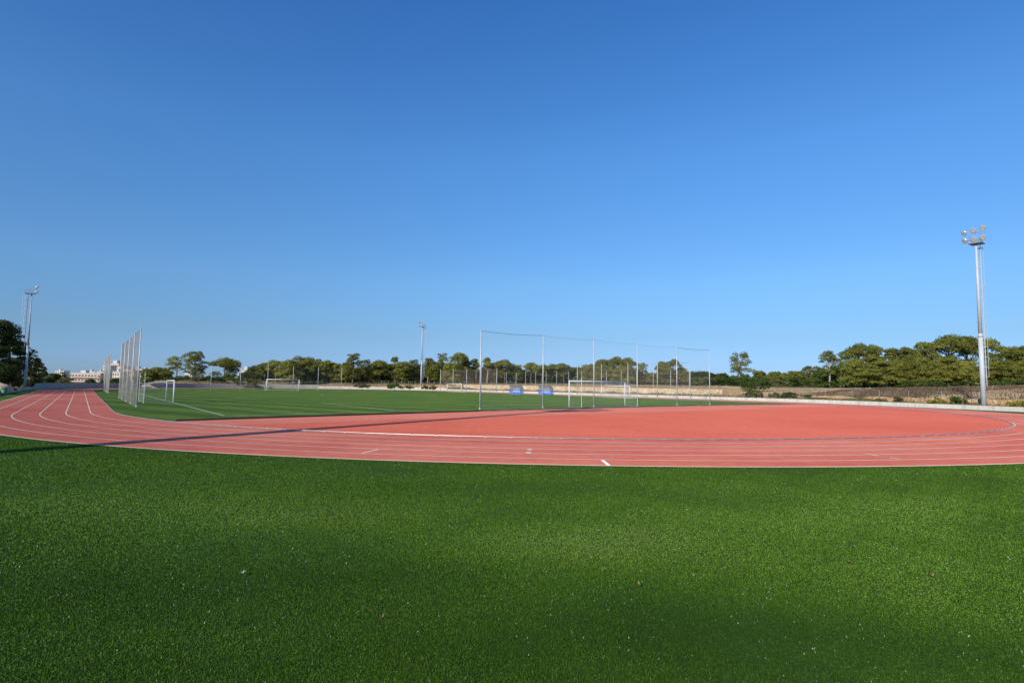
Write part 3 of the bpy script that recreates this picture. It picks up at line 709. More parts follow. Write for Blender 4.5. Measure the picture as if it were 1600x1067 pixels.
# ------------------------------------------------------------------ team shelters
BLUE = simple('shelter_blue', (0.26, 0.40, 0.80), (0.31, 0.46, 0.84), 2, 0.4)
def mat_acry():
    m, nt, b = newmat('clear_acrylic'); b.inputs['Base Color'].default_value = (0.42, 0.44, 0.52, 1); b.inputs['Roughness'].default_value = 0.15
    tr = nt.nodes.new('ShaderNodeBsdfTransparent'); tr.inputs['Color'].default_value = (0.78, 0.83, 0.92, 1)
    v = coords(nt); n_ = noise(nt, 3, 3, .6, v); mr = nt.nodes.new('ShaderNodeMapRange'); mr.inputs['To Min'].default_value = 0.2; mr.inputs['To Max'].default_value = 0.42
    nt.links.new(n_.outputs['Fac'], mr.inputs['Value'])
    ms = nt.nodes.new('ShaderNodeMixShader'); nt.links.new(mr.outputs[0], ms.inputs[0]); nt.links.new(tr.outputs[0], ms.inputs[1]); nt.links.new(b.outputs[0], ms.inputs[2])
    nt.links.new(ms.outputs[0], nt.nodes['Material Output'].inputs['Surface']); return m
ACR = mat_acry()
def shelter(px0, px1, depth, label):
    x0, _, _ = at(px0, depth); x1, _, _ = at(px1, depth); L = 3.5
    root = empty('team_shelter', ((x0 + x1) / 2, depth, 0), label, 'team shelter', 'team shelters by the limestone wall', rz=math.radians(-52.8))
    H = 1.9; Dp = 1.1
    prof_s = [(0.0, -.55, H + .02), (0, -.35, H), (0, 0.1, H - .10), (0, .45, H - .38), (0, .62, H - .8), (0, .66, 0.75)]
    def shell(z_min, z_max, name, mat, pts, th=0.02):
        m_ = MB(); n_ = len(pts)
        for x in (-L / 2, L / 2):
            for (_, y, z) in pts: m_.v.append((x, y, z))
            for (_, y, z) in pts: m_.v.append((x, y + th, z + th * .5))
        w = 2 * n_
        for k in range(n_ - 1):
            m_.f += [(k, k + 1, w + k + 1, w + k), (n_ + k, w + n_ + k, w + n_ + k + 1, n_ + k + 1)]
        return m_.build(name, mat, root)
    shell(0, 0, 'canopy', ACR, prof_s)
    m_ = MB(); m_.box((0, .66, .42), (L, .03, .66)); m_.box((0, .3, 0.10), (L, .7, .04)); m_.build('blue_back_panel', BLUE, root)
    for x in (-L / 2, L / 2):
        m_ = MB(); pts = [(x, -.30, .75), (x, -.35, H - .02), (x, .1, H - .12), (x, .44, H - .40), (x, .60, H - .82), (x, .64, .75)]
        m_.add(pts + [(p_[0] + .015, p_[1], p_[2]) for p_ in pts], [tuple(range(6)), tuple(range(11, 5, -1))]); m_.build('side_window', ACR, root)
        m_ = MB(); m_.box((x, .17, .42), (.03, .95, .66)); m_.build('blue_side_panel', BLUE, root)
    m_ = MB()
    for x in (-L / 2, -L / 6, L / 6, L / 2): m_.tube([(x, q_[1], q_[2] + .03) for q_ in prof_s] + [(x, .67, 0)], 0.03, 6)
    m_.tube([(-L / 2, -.55, H + .03), (L / 2, -.55, H + .03)], .03, 6); m_.build('frame', GALV_D, root)
    m_ = MB(); m_.box((0, .30, .45), (L * .92, .36, .05))
    for x in (-L * .4, 0, L * .4): m_.box((x, .3, .22), (.05, .3, .42))
    m_.build('bench', BLUE, root)
    return root
shelter(794.5, 817.5, 116.5, 'blue and clear curved team shelter, the left one of the pair')
shelter(839, 865, 113.0, 'blue and clear curved team shelter, the right one of the pair')

# ------------------------------------------------------------------ trees
def puff_quads(rng, centers, radii, counts, leaf, flat=0.55, tilt=0.55):
    out = []; tint = []
    for c, r, k in zip(centers, radii, counts):
        dirs = rng.normal(size=(k, 3)); dirs /= np.linalg.norm(dirs, axis=1)[:, None]
        low = dirs[:, 2] < -0.25; dirs[low, 2] *= -rng.uniform(0.2, 1, low.sum())
        dirs /= np.linalg.norm(dirs, axis=1)[:, None]
        rad = rng.uniform(0.45, 1.08, k) ** 0.6
        lump = 1 + 0.18 * np.sin(dirs[:, 0] * 7 + c[0]) * np.cos(dirs[:, 1] * 6 + c[1])
        pos = np.array(c) + dirs * (rad * lump)[:, None] * np.array([r, r, r * flat])
        nrm = dirs + rng.normal(size=(k, 3)) * tilt; nrm /= np.linalg.norm(nrm, axis=1)[:, None]
        t1 = np.cross(nrm, rng.normal(size=(k, 3))); t1 /= np.linalg.norm(t1, axis=1)[:, None]; t2 = np.cross(nrm, t1)
        s1 = leaf * rng.uniform(0.5, 1.3, k)[:, None]; s2 = s1 * rng.uniform(0.35, 0.9, k)[:, None]
        q = np.stack([pos - t1 * s1, pos - t2 * s2, pos + t1 * s1 * 0.9, pos + t2 * s2], 1)
        out.append(q); tint.append(np.clip(rng.normal(0.5, 0.16) + rng.normal(0, 0.16, k), 0, 1))
    return np.concatenate(out), np.concatenate(tint)
SEED = [100]
def tree(x, y, z, H, W, kind, label, cat='tree', mat=None, group=None, name='pine_tree', leaf=None, dens=1.0):
    SEED[0] += 1
    if 'leggy pine with' in label: bark_o = BARK_P
    else: bark_o = None
    rng = np.random.default_rng(SEED[0]); rn = random.Random(SEED[0])
    root = empty(name, (x, y, z), label, cat, group)
    mat = mat or PINE; cs, rs = [], []; flat = 0.55; trunk_top = H * 0.8; tr = 0.02 * H + 0.05; bark = BARK
    dist = math.hypot(x, y); leaf = leaf or max(0.11, dist * 0.00092)
    tilt_ = 0.42; lean = (rn.uniform(-.06, .06) * H, rn.uniform(-.04, .04) * H)
    if kind == 'umbrella':     # flat spreading crown on a visible trunk
        for k in range(34):
            a = rn.uniform(0, 6.28); rr = W / 2 * math.sqrt(rn.random()) * .86
            if k < 15:
                a = k * 2.4; rr = W / 2 * math.sqrt((k + .5) / 15) * .8
                cs.append((lean[0] + rr * math.cos(a), lean[1] + rr * math.sin(a), H * (0.86 - 0.30 * (rr / (W / 2)) ** 2 + rn.uniform(-.05, .03)))); rs.append(W * rn.uniform(.15, .23)); continue
            cs.append((lean[0] + rr * math.cos(a), lean[1] + rr * math.sin(a), H * (0.90 - 0.22 * (rr / (W / 2)) ** 2 - rn.random() ** 1.4 * (.34 if dist < 140 else .52)))); rs.append(W * rn.uniform(.11, .2))
        flat = .78; trunk_top = H * .76
    elif kind == 'dense':      # broad crown nearly to the ground
        for k in range(70):
            a = rn.uniform(0, 6.28); t = rn.random() ** .8; hh = .12 + .78 * t
            prof_t = math.sqrt(max(0.05, 1 - ((hh - .42) / .55) ** 2)); rr = W / 2 * prof_t * rn.uniform(.35, .86)
            cs.append((rr * math.cos(a), rr * math.sin(a), H * hh)); rs.append(W * rn.uniform(.11, .22))
        flat = .72; trunk_top = H * .6
    elif kind == 'stack':      # taller pine, stacked pads with gaps
        for k in range(30):
            t = (k + rn.random()) / 30; hh = .16 + .76 * t; a = k * 2.4 + rn.uniform(-.5, .5); rr = W / 2 * (1.05 - .7 * abs(t - .35)) * rn.uniform(.3, .85)
            cs.append((lean[0] * hh + rr * math.cos(a), lean[1] * hh + rr * math.sin(a), H * hh)); rs.append(W * rn.uniform(.14, .22))
        flat = .7; trunk_top = H * .82
    elif kind == 'lollipop':   # small round heads on a tall bare trunk
        for k in range(20):
            a = rn.uniform(0, 6.28); rr = W / 2 * rn.uniform(.05, .62); hh = rn.uniform(.70 if dist < 145 else .46, .90)
            cs.append((lean[0] + rr * math.cos(a), lean[1] + rr * math.sin(a), H * hh)); rs.append(W * rn.uniform(.2, .3))
        flat = .6; trunk_top = H * .8; bark = BARK_P
    elif kind == 'bare':       # sparse crown, grey branches showing
        for k in range(30):
            a = rn.uniform(0, 6.28); rr = W / 2 * rn.uniform(.1, .9); hh = rn.uniform(.42, .95)
            cs.append((rr * math.cos(a), rr * math.sin(a), H * hh)); rs.append(W * rn.uniform(.11, .18))
        flat = .75; trunk_top = H * .7; bark = BARK_P; dens *= .6
    elif kind == 'shrub':
        for k in range(18):
            a = rn.uniform(0, 6.28); t = rn.random(); rr = W / 2 * math.sqrt(rn.random()) * .85
            cs.append((rr * math.cos(a), rr * math.sin(a), H * (.14 + .5 * t) * (1 - .35 * (rr / (W / 2)) ** 2))); rs.append(max(W * .14, H * .28) * rn.uniform(.7, 1.1))
        flat = .75; trunk_top = H * .3; tr = .02 * H + .01
    # crown top fitted to H
    top_now = max(c[2] + r * flat for c, r in zip(cs, rs)); k_ = H / top_now
    cs = [(c[0], c[1], c[2] * k_) for c in cs]
    counts = [max(40, int(dens * 3.2 * (r / leaf) ** 2)) for r in rs]
    tot = sum(counts)
    if tot > 17000: counts = [int(c * 17000 / tot) for c in counts]
    q, tint = puff_quads(rng, cs, rs, counts, leaf, flat, tilt_)
    link('crown', np_mesh('crown', q, 4, tint), mat, root)
    m_ = MB(); bx, by = lean[0], lean[1]
    if kind in ('dense', 'shrub'): bx = by = 0
    fork = 0.45 if kind in ('umbrella', 'bare', 'stack', 'lollipop') else .3
    m_.tube([(0, 0, -.4), (bx * .25, by * .25, H * .2), (bx * .5 + .02 * H, by * .5, H * fork), (bx, by, trunk_top)], [tr * 1.25, tr, tr * .75, tr * .3], 7)
    order = sorted(range(len(cs)), key=lambda i: -rs[i])[: (16 if kind == 'bare' else 9)]
    for i in order:
        c = cs[i]; t = rn.uniform(.35, .75); sx, sy, sz = bx * t, by * t, min(H * fork + (trunk_top - H * fork) * rn.uniform(0, .7), c[2] * .85)
        m_.tube([(sx, sy, sz), ((sx + c[0]) / 2, (sy + c[1]) / 2, (sz + c[2]) / 2 + H * .02), c], [tr * .45, tr * .3, tr * .12], 5)
        if kind == 'bare':
            for _ in range(4):
                e = (c[0] + rn.uniform(-1, 1) * W * .14, c[1] + rn.uniform(-1, 1) * W * .14, c[2] + rn.uniform(-.05, .1) * H); m_.tube([c, e], [tr * .14, tr * .05], 4)
    m_.build('trunk', bark_o or bark, root, True)
    return root
def put(px, top, wpx, depth, kind, label, mat=None, base=None, **kw):
    x, y, _ = at(px, depth); z = base if base is not None else zter(x, y)
    ztop = at(px, depth, top)[2]; W = wpx * depth / F_PX * (1.15 if 150 < depth < 190 and kind != 'shrub' and px > 400 else 1.0)
    return tree(x, y, z, max(0.3, ztop - z), W, kind, label, mat=mat, **kw)

# dark wood at the left
LEFT = [
 (-8, 498, 60, 84, 'dense', 'tall dark pine cut by the left edge of the photo'),
 (12, 512, 40, 96, 'dense', 'dark pine right of the leftmost pine, left of the mast'),
 (30, 534, 28, 124, 'dense', 'dark rounded pine directly left of the far-left mast'),
 (46, 545, 22, 134, 'dense', 'dark pine partly behind the top of the far-left mast trunk'),
 (56, 559, 18, 146, 'dense', 'lower dark pine just right of the far-left mast'),
 (65, 572, 15, 165, 'dense', 'short dark pine at the right end of the left wood'),
 (18, 560, 26, 90, 'dense', 'low bushy pine beneath the tall ones at the left edge'),
 (-16, 560, 60, 75, 'dense', 'low dark pine beside the wall at the left edge')]
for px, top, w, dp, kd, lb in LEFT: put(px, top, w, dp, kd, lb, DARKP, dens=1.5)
for k, (u, v, h, w) in enumerate([(54, 66, 11, 9), (56, 76, 12, 10), (58, 88, 12, 10), (62, 98, 12, 10), (66, 84, 13, 10), (70, 104, 11, 9)]):
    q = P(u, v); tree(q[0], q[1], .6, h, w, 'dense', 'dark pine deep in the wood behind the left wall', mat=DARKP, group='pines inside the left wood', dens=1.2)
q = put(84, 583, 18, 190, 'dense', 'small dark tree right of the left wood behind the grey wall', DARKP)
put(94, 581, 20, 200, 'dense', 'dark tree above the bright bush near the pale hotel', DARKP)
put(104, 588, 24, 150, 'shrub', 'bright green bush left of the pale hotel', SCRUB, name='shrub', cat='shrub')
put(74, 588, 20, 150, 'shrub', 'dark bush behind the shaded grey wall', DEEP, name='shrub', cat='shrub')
put(10, 600, 26, 74, 'shrub', 'brownish bush behind the low wall at the left edge', DARKP, name='shrub', cat='shrub')

M1 = [  # px, top, width, depth, kind, label
 (229, 576, 24, 172, 'dense', 'rounded dark green bushy tree right of the near tan net'),
 (250, 574, 36, 176, 'dense', 'broad dark green bushy tree left of the bare grey tree'),
 (275, 556, 32, 178, 'bare', 'sparse grey-branched tree left of the layered tall pine'),
 (305, 548, 36, 176, 'stack', 'tall layered pine standing clear, right of the bare tree'),
 (349, 558, 46, 178, 'umbrella', 'leaning umbrella pine with wide flat crown, left of the white villa'),
 (404, 569, 15, 190, 'stack', 'thin pine just right of the white villa'),
 (413, 566, 20, 185, 'umbrella', 'small flat-topped pine left of the big bright bushy pine'),
 (431, 562, 26, 182, 'umbrella', 'flat-topped pine rising behind the far goal'),
 (452, 561, 34, 172, 'dense', 'big bright bushy pine behind the far goal'),
 (474, 556, 40, 180, 'dense', 'tall broad pine rising right of the far goal'),
 (492, 560, 26, 185, 'stack', 'pine with uneven top behind the far ball net'),
 (508, 562, 24, 182, 'umbrella', 'pine with flat crown right of the far ball net post'),
 (524, 566, 22, 184, 'dense', 'low pine left of the prominent domed pine'),
 (551, 551, 28, 176, 'stack', 'prominent domed pine, highest between far goal and middle mast'),
 (540, 566, 22, 180, 'dense', 'low pine under the left side of the domed pine'),
 (570, 561, 18, 184, 'stack', 'narrow pine right of the domed pine'),
 (592, 562, 30, 182, 'umbrella', 'wide pine two crowns left of the middle mast'),
 (617, 557, 16, 186, 'lollipop', 'small round-headed pine poking above its neighbours left of the mast'),
 (628, 564, 26, 180, 'dense', 'dark pine left of the middle mast foot'),
 (647, 561, 20, 184, 'stack', 'pointed dark pine touching the middle mast at its left'),
 (668, 559, 14, 186, 'lollipop', 'small pine head just right of the middle mast'),
 (680, 563, 26, 180, 'dense', 'pine right of the middle mast with brown patches'),
 (690, 551, 20, 184, 'stack', 'high pine left of the twin-headed pine'),
 (714, 550, 26, 182, 'umbrella', 'twin-headed high pine behind the left net panel'),
 (728, 560, 18, 186, 'umbrella', 'pine pad reaching right of the twin-headed pine'),
 (706, 566, 30, 178, 'dense', 'dense pine behind the grey left net panel'),
 (744, 560, 16, 186, 'lollipop', 'dark little umbrella pine left of the tall net post'),
 (761, 558, 18, 184, 'lollipop', 'upright pine right of the tall left net post'),
 (776, 564, 18, 186, 'umbrella', 'small pine behind the net post left of the arched pine'),
 (789, 561, 28, 182, 'umbrella', 'arched umbrella pine above the left team shelter'),
 (806, 569, 22, 184, 'stack', 'pine with pale trunk between the two team shelters'),
 (829, 566, 22, 186, 'umbrella', 'flat pine left of the second tall net post'),
 (846, 568, 20, 182, 'umbrella', 'pine directly behind the second tall net post'),
 (862, 568, 20, 184, 'umbrella', 'round pine above the right team shelter'),
 (881, 567, 24, 182, 'umbrella', 'olive pine left of the near goal'),
 (900, 573, 20, 186, 'dense', 'low bluish pine behind the left post of the near goal'),
 (920, 568, 24, 180, 'dense', 'pine left of the large hump behind the near goal'),
 (944, 561, 34, 174, 'dense', 'large humped pine behind the near goal'),
 (962, 556, 28, 176, 'umbrella', 'highest crown of the hump behind the near goal'),
 (981, 558, 26, 176, 'umbrella', 'right crown of the hump behind the near goal'),
 (975, 572, 34, 170, 'dense', 'bushy tree below the hump behind the near goal'),
 (1003, 566, 20, 182, 'stack', 'thin-topped tree right of the hump behind the nets'),
 (1038, 564, 26, 176, 'dense', 'bushy green tree left of the fifth tall net post'),
 (1051, 560, 22, 178, 'umbrella', 'pine crown behind the fifth tall net post'),
 (1066, 573, 22, 180, 'stack', 'thin ragged pine right of the fifth tall net post'),
 (1021, 580, 24, 174, 'shrub', 'round low bush between two tall net posts'),
 (1156, 549, 42, 150, 'bare', 'lone airy pine standing high in open sky'),
 (1186, 579, 24, 190, 'dense', 'round-topped pine right of the lone airy pine'),
 (1208, 580, 20, 195, 'dense', 'second round-topped pine right of the lone airy pine'),
 (1223, 582, 18, 200, 'dense', 'pale small pine on the skyline'),
 (1241, 579, 24, 190, 'dense', 'rounded pine in the middle of the low skyline'),
 (1261, 571, 22, 165, 'stack', 'spiky pine left of the leggy pine'),
 (1281, 572, 22, 160, 'dense', 'bright green pine left of the leggy pine trunk'),
 (1297, 547, 26, 138, 'umbrella', 'leggy pine with a small cap on a bare pale trunk'),
 (1313, 549, 17, 142, 'stack', 'little round pine head next to the leggy pine'),
 (1318, 565, 24, 145, 'bare', 'grey twiggy tree between the leggy pine and the big pines'),
 (1346, 535, 46, 134, 'umbrella', 'first big umbrella pine at the left of the large wood'),
 (1366, 538, 40, 130, 'dense', 'big olive pine next to the first umbrella pine'),
 (1394, 543, 34, 134, 'dense', 'big pine at the dip in the right skyline'),
 (1421, 541, 40, 130, 'dense', 'broad pine right of the skyline dip'),
 (1448, 533, 40, 132, 'dense', 'high pine left of the highest crown on the right'),
 (1482, 522, 56, 130, 'umbrella', 'highest flat-topped pine left of the right mast'),
 (1512, 524, 46, 134, 'umbrella', 'high flat pine directly left of the right mast'),
 (1546, 527, 46, 132, 'umbrella', 'high flat pine directly right of the right mast'),
 (1578, 540, 46, 126, 'dense', 'big rounded pine at the right edge of the wood'),
 (1606, 538, 46, 122, 'dense', 'big pine cut by the right edge of the photo'),
 (1335, 560, 40, 124, 'dense', 'lower pine at the left front of the large wood'),
 (1380, 562, 40, 122, 'dense', 'lower front pine below the skyline dip'),
 (1408, 560, 44, 124, 'dense', 'lower front pine with pale trunks showing'),
 (1445, 557, 46, 122, 'dense', 'lower bright pine left of the highest crown'),
 (1476, 556, 44, 120, 'dense', 'lower front pine under the highest crown'),
 (1508, 562, 44, 118, 'dense', 'lower front pine left of the right mast foot'),
 (1552, 562, 44, 118, 'dense', 'lower front pine right of the right mast foot'),
 (1590, 562, 44, 112, 'dense', 'lower front pine at the right edge')]
for px, top, w, dp, kd, lb in M1:
    sh = kd == 'shrub'
    put(px, top, w, dp, kd, lb, None if dp < 150 or px % 3 else None, name='shrub' if sh else 'pine_tree', cat='shrub' if sh else 'tree', dens=1.25)
# low fillers behind the taller trees
rf = random.Random(8)
for px in list(range(392, 1130, 15)):
    put(px + rf.uniform(-4, 4), rf.uniform(568, 580) - (3 if 430 < px < 740 else 0) + (5 if px > 880 else 0), rf.uniform(26, 40), rf.uniform(191, 208), 'dense', 'low dark tree filling the background beneath the taller pines', (DEEP, PINE, DARKP)[int(px) % 3], name='background_tree', group='low trees behind the pines', dens=.9)
for px in list(range(1290, 1640, 22)):
    put(px, rf.uniform(568, 580), 34, rf.uniform(142, 155), 'dense', 'shaded tree inside the right wood behind the front pines', DEEP, name='background_tree', group='trees inside the right wood', dens=.9)
SH = [
 (286, 586, 26, 165, SCRUB, 'olive shrub below the bare grey tree'), (309, 587, 26, 165, SCRUB, 'olive shrub below the layered tall pine'),
 (333, 586, 26, 165, DEEP, 'dark shrub at the foot of the leaning umbrella pine'), (356, 581, 34, 168, DEEP, 'large dark shrub under the leaning umbrella pine crown'),
 (380, 590, 28, 160, SCRUB, 'olive shrub below the white villa'), (400, 590, 22, 160, SCRUB, 'olive shrub right of the white villa'),
 (270, 588, 24, 163, DEEP, 'dark shrub at the foot of the bare tree'),
 (566, 598, 26, 150, SCRUB, 'yellow-green shrub behind the low wall left of the rubble bank'), (617, 598, 30, 142, DEEP, 'green shrub on the rubble bank left of the middle mast'),
 (640, 601, 16, 140, SCRUB, 'small shrub just left of the middle mast foot'), (664, 601, 12, 140, SCRUB, 'small shrub just right of the middle mast foot'), (676, 602, 12, 138, SCRUB, 'little shrub on the rubble bank by the net panel'),
 (1088, 587, 24, 150, SCRUB, 'green shrub left of the last tall net post'), (1106, 586, 24, 146, SCRUB, 'green shrub behind the last tall net post'), (1122, 583, 24, 150, DEEP, 'dark domed shrub right of the last tall net post'),
 (1140, 588, 30, 140, DEEP, 'dark shrub below the lone airy pine at its left'), (1163, 588, 30, 136, DEEP, 'dark shrub below the lone airy pine'),
 (1200, 588, 30, 150, SCRUB, 'olive shrub below the round-topped pines'), (1222, 590, 30, 146, SCRUB, 'olive shrub in the middle of the low skyline'), (1244, 588, 34, 140, DEEP, 'dark green shrub at the head of the brown slope'),
 (1268, 590, 30, 136, DEEP, 'dark green shrub at the foot of the spiky pine'), (1180, 585, 44, 104, DEEP, 'big dark green bush growing over the fence'),
 (1174, 604, 30, 92, SCRUB, 'lower olive bush in front of the big dark bush'), (1229, 611, 30, 92, DEEP, 'green shrub behind the kerb wall right of the big dark bush'), (1208, 612, 20, 94, SCRUB, 'olive weedy shrub left of the green one behind the kerb'),
 (1262, 615, 12, 90, DEEP, 'small dark shrub behind the kerb in front of ochre rubble'),
 (20, 590, 22, 100, DARKP, 'dark shrub left of the foot of the far-left mast'), (31, 594, 20, 110, DARKP, 'dark shrub touching the foot of the far-left mast'), (50, 588, 24, 135, DARKP, 'dark shrub right of the foot of the far-left mast'), (64, 590, 22, 150, DARKP, 'dark shrub at the corner of the grey wall'),
 (1300, 593, 34, 126, DEEP, 'dark undergrowth at the foot of the leggy pine'), (1326, 592, 34, 124, DEEP, 'dark undergrowth below the grey twiggy tree'), (1420, 593, 34, 118, DEEP, 'dark undergrowth below the pale trunks'),
 (1462, 593, 44, 116, DEEP, 'dark undergrowth in the middle of the large wood edge'), (1508, 594, 34, 114, DEEP, 'dark undergrowth left of the right mast'), (1566, 592, 40, 112, DEEP, 'dark undergrowth right of the right mast'), (1596, 591, 30, 110, DEEP, 'dark undergrowth at the right edge'),
 (1468, 621, 30, 80, YELM, 'yellow weedy shrub left of the dark shrub near the right mast'), (1501, 618, 28, 82, DEEP, 'dark low shrub just left of the right mast foot'), (1590, 625, 30, 74, YELM, 'yellow weedy shrub at the right edge behind the kerb wall'),
 (1403, 619, 14, 84, SCRUB, 'tuft of weeds against the ochre rubble wall'), (1380, 622, 22, 82, SCRUB, 'low weedy shrub behind the kerb below the brown slope')]
def verge(px, s):
    best = min((abs(img_x(*P(*[c_ for c_ in (lambda w_: (w_[0] + w_[2].x * s, w_[1] + w_[2].y * s))(wall_at(i, k / 12))])[:2]) - px), i, k) for i in range(8, len(WALL) - 1) for k in range(12))
    u, v, nn = wall_at(best[1], best[2] / 12); return P(u + nn.x * s, v + nn.y * s)
for q_i, (px, top, w, dp, mt, lb) in enumerate(SH):
    if dp < 95:
        g = verge(px, 1.5); z1 = at(px, g[1], top)[2]; z0 = 0.30
        tree(g[0], g[1], z0, max(.35, z1 - z0), w * g[1] / F_PX, 'shrub', lb, cat='shrub', mat=mt, name='shrub', dens=1.3); continue
    put(px, top, w, dp, 'shrub', lb, mt, name='shrub', cat='shrub', dens=1.3)

def wood_mass():
    rng = np.random.default_rng(77); K = [(262, 593), (330, 590), (400, 586), (430, 582), (560, 583), (740, 584), (900, 585), (1130, 586), (1180, 585), (1290, 582), (1400, 574), (1660, 570)]
    kx = [k[0] for k in K]; ky = [k[1] for k in K]; n = 60000
    px = rng.uniform(262, 1660, n); dep = np.where(px > 1290, rng.uniform(148, 175, n), rng.uniform(208, 235, n))
    V = []; 
    x = np.array([ray(p_, 600)[0] / ray(p_, 600)[1] for p_ in px]) * dep
    hor = 599.8 + 0.0126 * (px - 800); top = np.interp(px, kx, ky) + 2.5 * np.sin(px * .21) + 1.6 * np.sin(px * .53 + 1)
    zt = CAM_H + (hor - top) / F_PX * dep; z = 1.2 + (zt - 1.2) * rng.random(n) ** .7
    c = np.stack([x, dep, z], 1); nr = rng.normal(size=(n, 3)) + [0, -.6, .5]; nr /= np.linalg.norm(nr, axis=1)[:, None]
    t1 = np.cross(nr, rng.normal(size=(n, 3))); t1 /= np.linalg.norm(t1, axis=1)[:, None]; t2 = np.cross(nr, t1); sz = rng.uniform(.2, .5, n)[:, None]
    V = np.stack([c - t1 * sz, c - t2 * sz * .6, c + t1 * sz, c + t2 * sz * .6], 1)
    o = link('far_undergrowth', np_mesh('far_undergrowth', V, 4, rng.random(n)), DEEP); tag(o, 'dark mass of undergrowth and far wood behind the trees', 'undergrowth', kind='stuff')
wood_mass()
# ------------------------------------------------------------------ dry weeds along the verges (uncountable)
def weeds(name, px0, px1, s0, s1, n, hmin, hmax, mat, label, width=0.02, seed=2):
    rng = np.random.default_rng(seed); Q = []
    cand = [(i, k) for i in range(4, len(WALL) - 1) for k in range(20)]
    cand = [(i, k / 20) for i, k in cand if px0 <= img_x(*P(*WALL[i])[:2]) <= px1]
    pts = []
    for _ in range(n):
        i, t = cand[rng.integers(len(cand))]; t = min(1, t + rng.random() / 20); u, v, nn = wall_at(i, t)
        s = rng.uniform(s0, s1); q = P(u + nn.x * s, v + nn.y * s); h = prof(img_x(q[0], q[1]) if s > 4 else img_x(*P(u, v)[:2])); z = float(np.interp(s, S, h))
        cl = 0.5 + 0.5 * math.sin(q[0] * 0.9) * math.sin(q[1] * 0.7 + 1.3)
        if rng.random() > 0.25 + 0.75 * cl: continue
        pts.append((q[0], q[1], z, cl))
    p = np.array(pts); k = len(p); a = rng.uniform(0, 6.28, k); h = rng.uniform(hmin, hmax, k) * (0.5 + 0.7 * p[:, 3]); w = width * rng.uniform(.6, 1.6, k)
    dx = np.stack([np.cos(a) * w, np.sin(a) * w, 0 * a], 1); ln = rng.normal(size=(k, 2)) * .35 * h[:, None]
    top_ = p[:, :3] + np.stack([ln[:, 0], ln[:, 1], h], 1); b0 = p[:, :3] - [0, 0, .05]
    V = np.stack([b0 - dx, b0 + dx, top_ + dx * .5, top_ - dx * .5], 1)
    o = link(name, np_mesh(name, V, 4, rng.random(k)), mat); tag(o, label, 'weeds', kind='stuff'); return o
weeds('dry_weeds', 1130, 1700, 0.3, 2.6, 12000, .10, .36, DRYM, 'dry yellowish weeds between the white kerb wall and the ochre rubble', .03)
weeds('dry_weeds', 690, 1135, 0.3, 2.8, 14000, .1, .62, DRYM, 'dry grass tufts at the foot of the limestone wall', .035, 3)
weeds('green_weeds', 690, 1700, 0.4, 2.6, 5000, .1, .42, SCRUB, 'greenish weeds scattered behind the white kerb wall', .04, 4)
weeds('field_grass', 560, 1135, 4.4, 46, 30000, .06, .22, DRYM, 'dry grass on the bank above the limestone wall', .07, 5)
weeds('field_grass', 1130, 1700, 3.6, 40, 22000, .1, .32, mat_foliage('brown_stubble', (0.14, .09, .05), (.22, .15, .09), (.32, .23, .14)), 'brown stubble covering the slope at the right', .06, 6)
weeds('dry_weeds', 240, 690, 0.3, 26, 20000, .12, .4, DRYM, 'dry grass behind the grey block wall', .07, 7)

# ------------------------------------------------------------------ wire fences on the banks
def wire_fence(px0, px1, off, spacing, h, label, pr=0.05, wires=4, mat=WOODP, mesh=False):
    pts = []; acc = 0; last = None
    for i in range(4, len(WALL) - 1):
        for k in range(40):
            u, v, nn = wall_at(i, k / 40); q = P(u + nn.x * off, v + nn.y * off); ix = img_x(q[0], q[1])
            if ix < px0 or ix > px1: continue
            if last is not None: acc += math.hypot(q[0] - last[0], q[1] - last[1])
            if last is None or acc >= spacing: pts.append((q[0], q[1], zter(q[0], q[1]))); acc = 0
            last = q
    base = Vector(pts[0]); root = empty('wire_fence', base, label, 'fence'); L = [Vector(q) - base for q in pts]
    rn = random.Random(3)
    for q in L:
        m_ = MB(); lx = rn.uniform(-.04, .04); m_.tube([q + Vector((0, 0, -.3)), q + Vector((lx, 0, h * rn.uniform(.95, 1.04)))], pr, 6); m_.build('post', mat, root)
    m_ = MB()
    for k in range(wires):
        z = h * (k + 1) / (wires + .3)
        for a, b in zip(L[:-1], L[1:]): m_.tube([a + Vector((0, 0, z)), (a + b) / 2 + Vector((0, 0, z - .03)), b + Vector((0, 0, z))], 0.006, 3, False)
    m_.build('wires', GALV_D, root); return root
wire_fence(1134, 1640, 3.6, 3.9, 1.3, 'low wire fence on pale posts along the foot of the brown slope', .03)
wire_fence(596, 705, 9, 2.2, 1.1, 'low dark post fence below the pines behind the middle mast', .05)
wire_fence(776, 1090, 15, 4.2, 3.6, 'tall wire fence on slender pale posts above the limestone wall', .045, 6, POSTM)

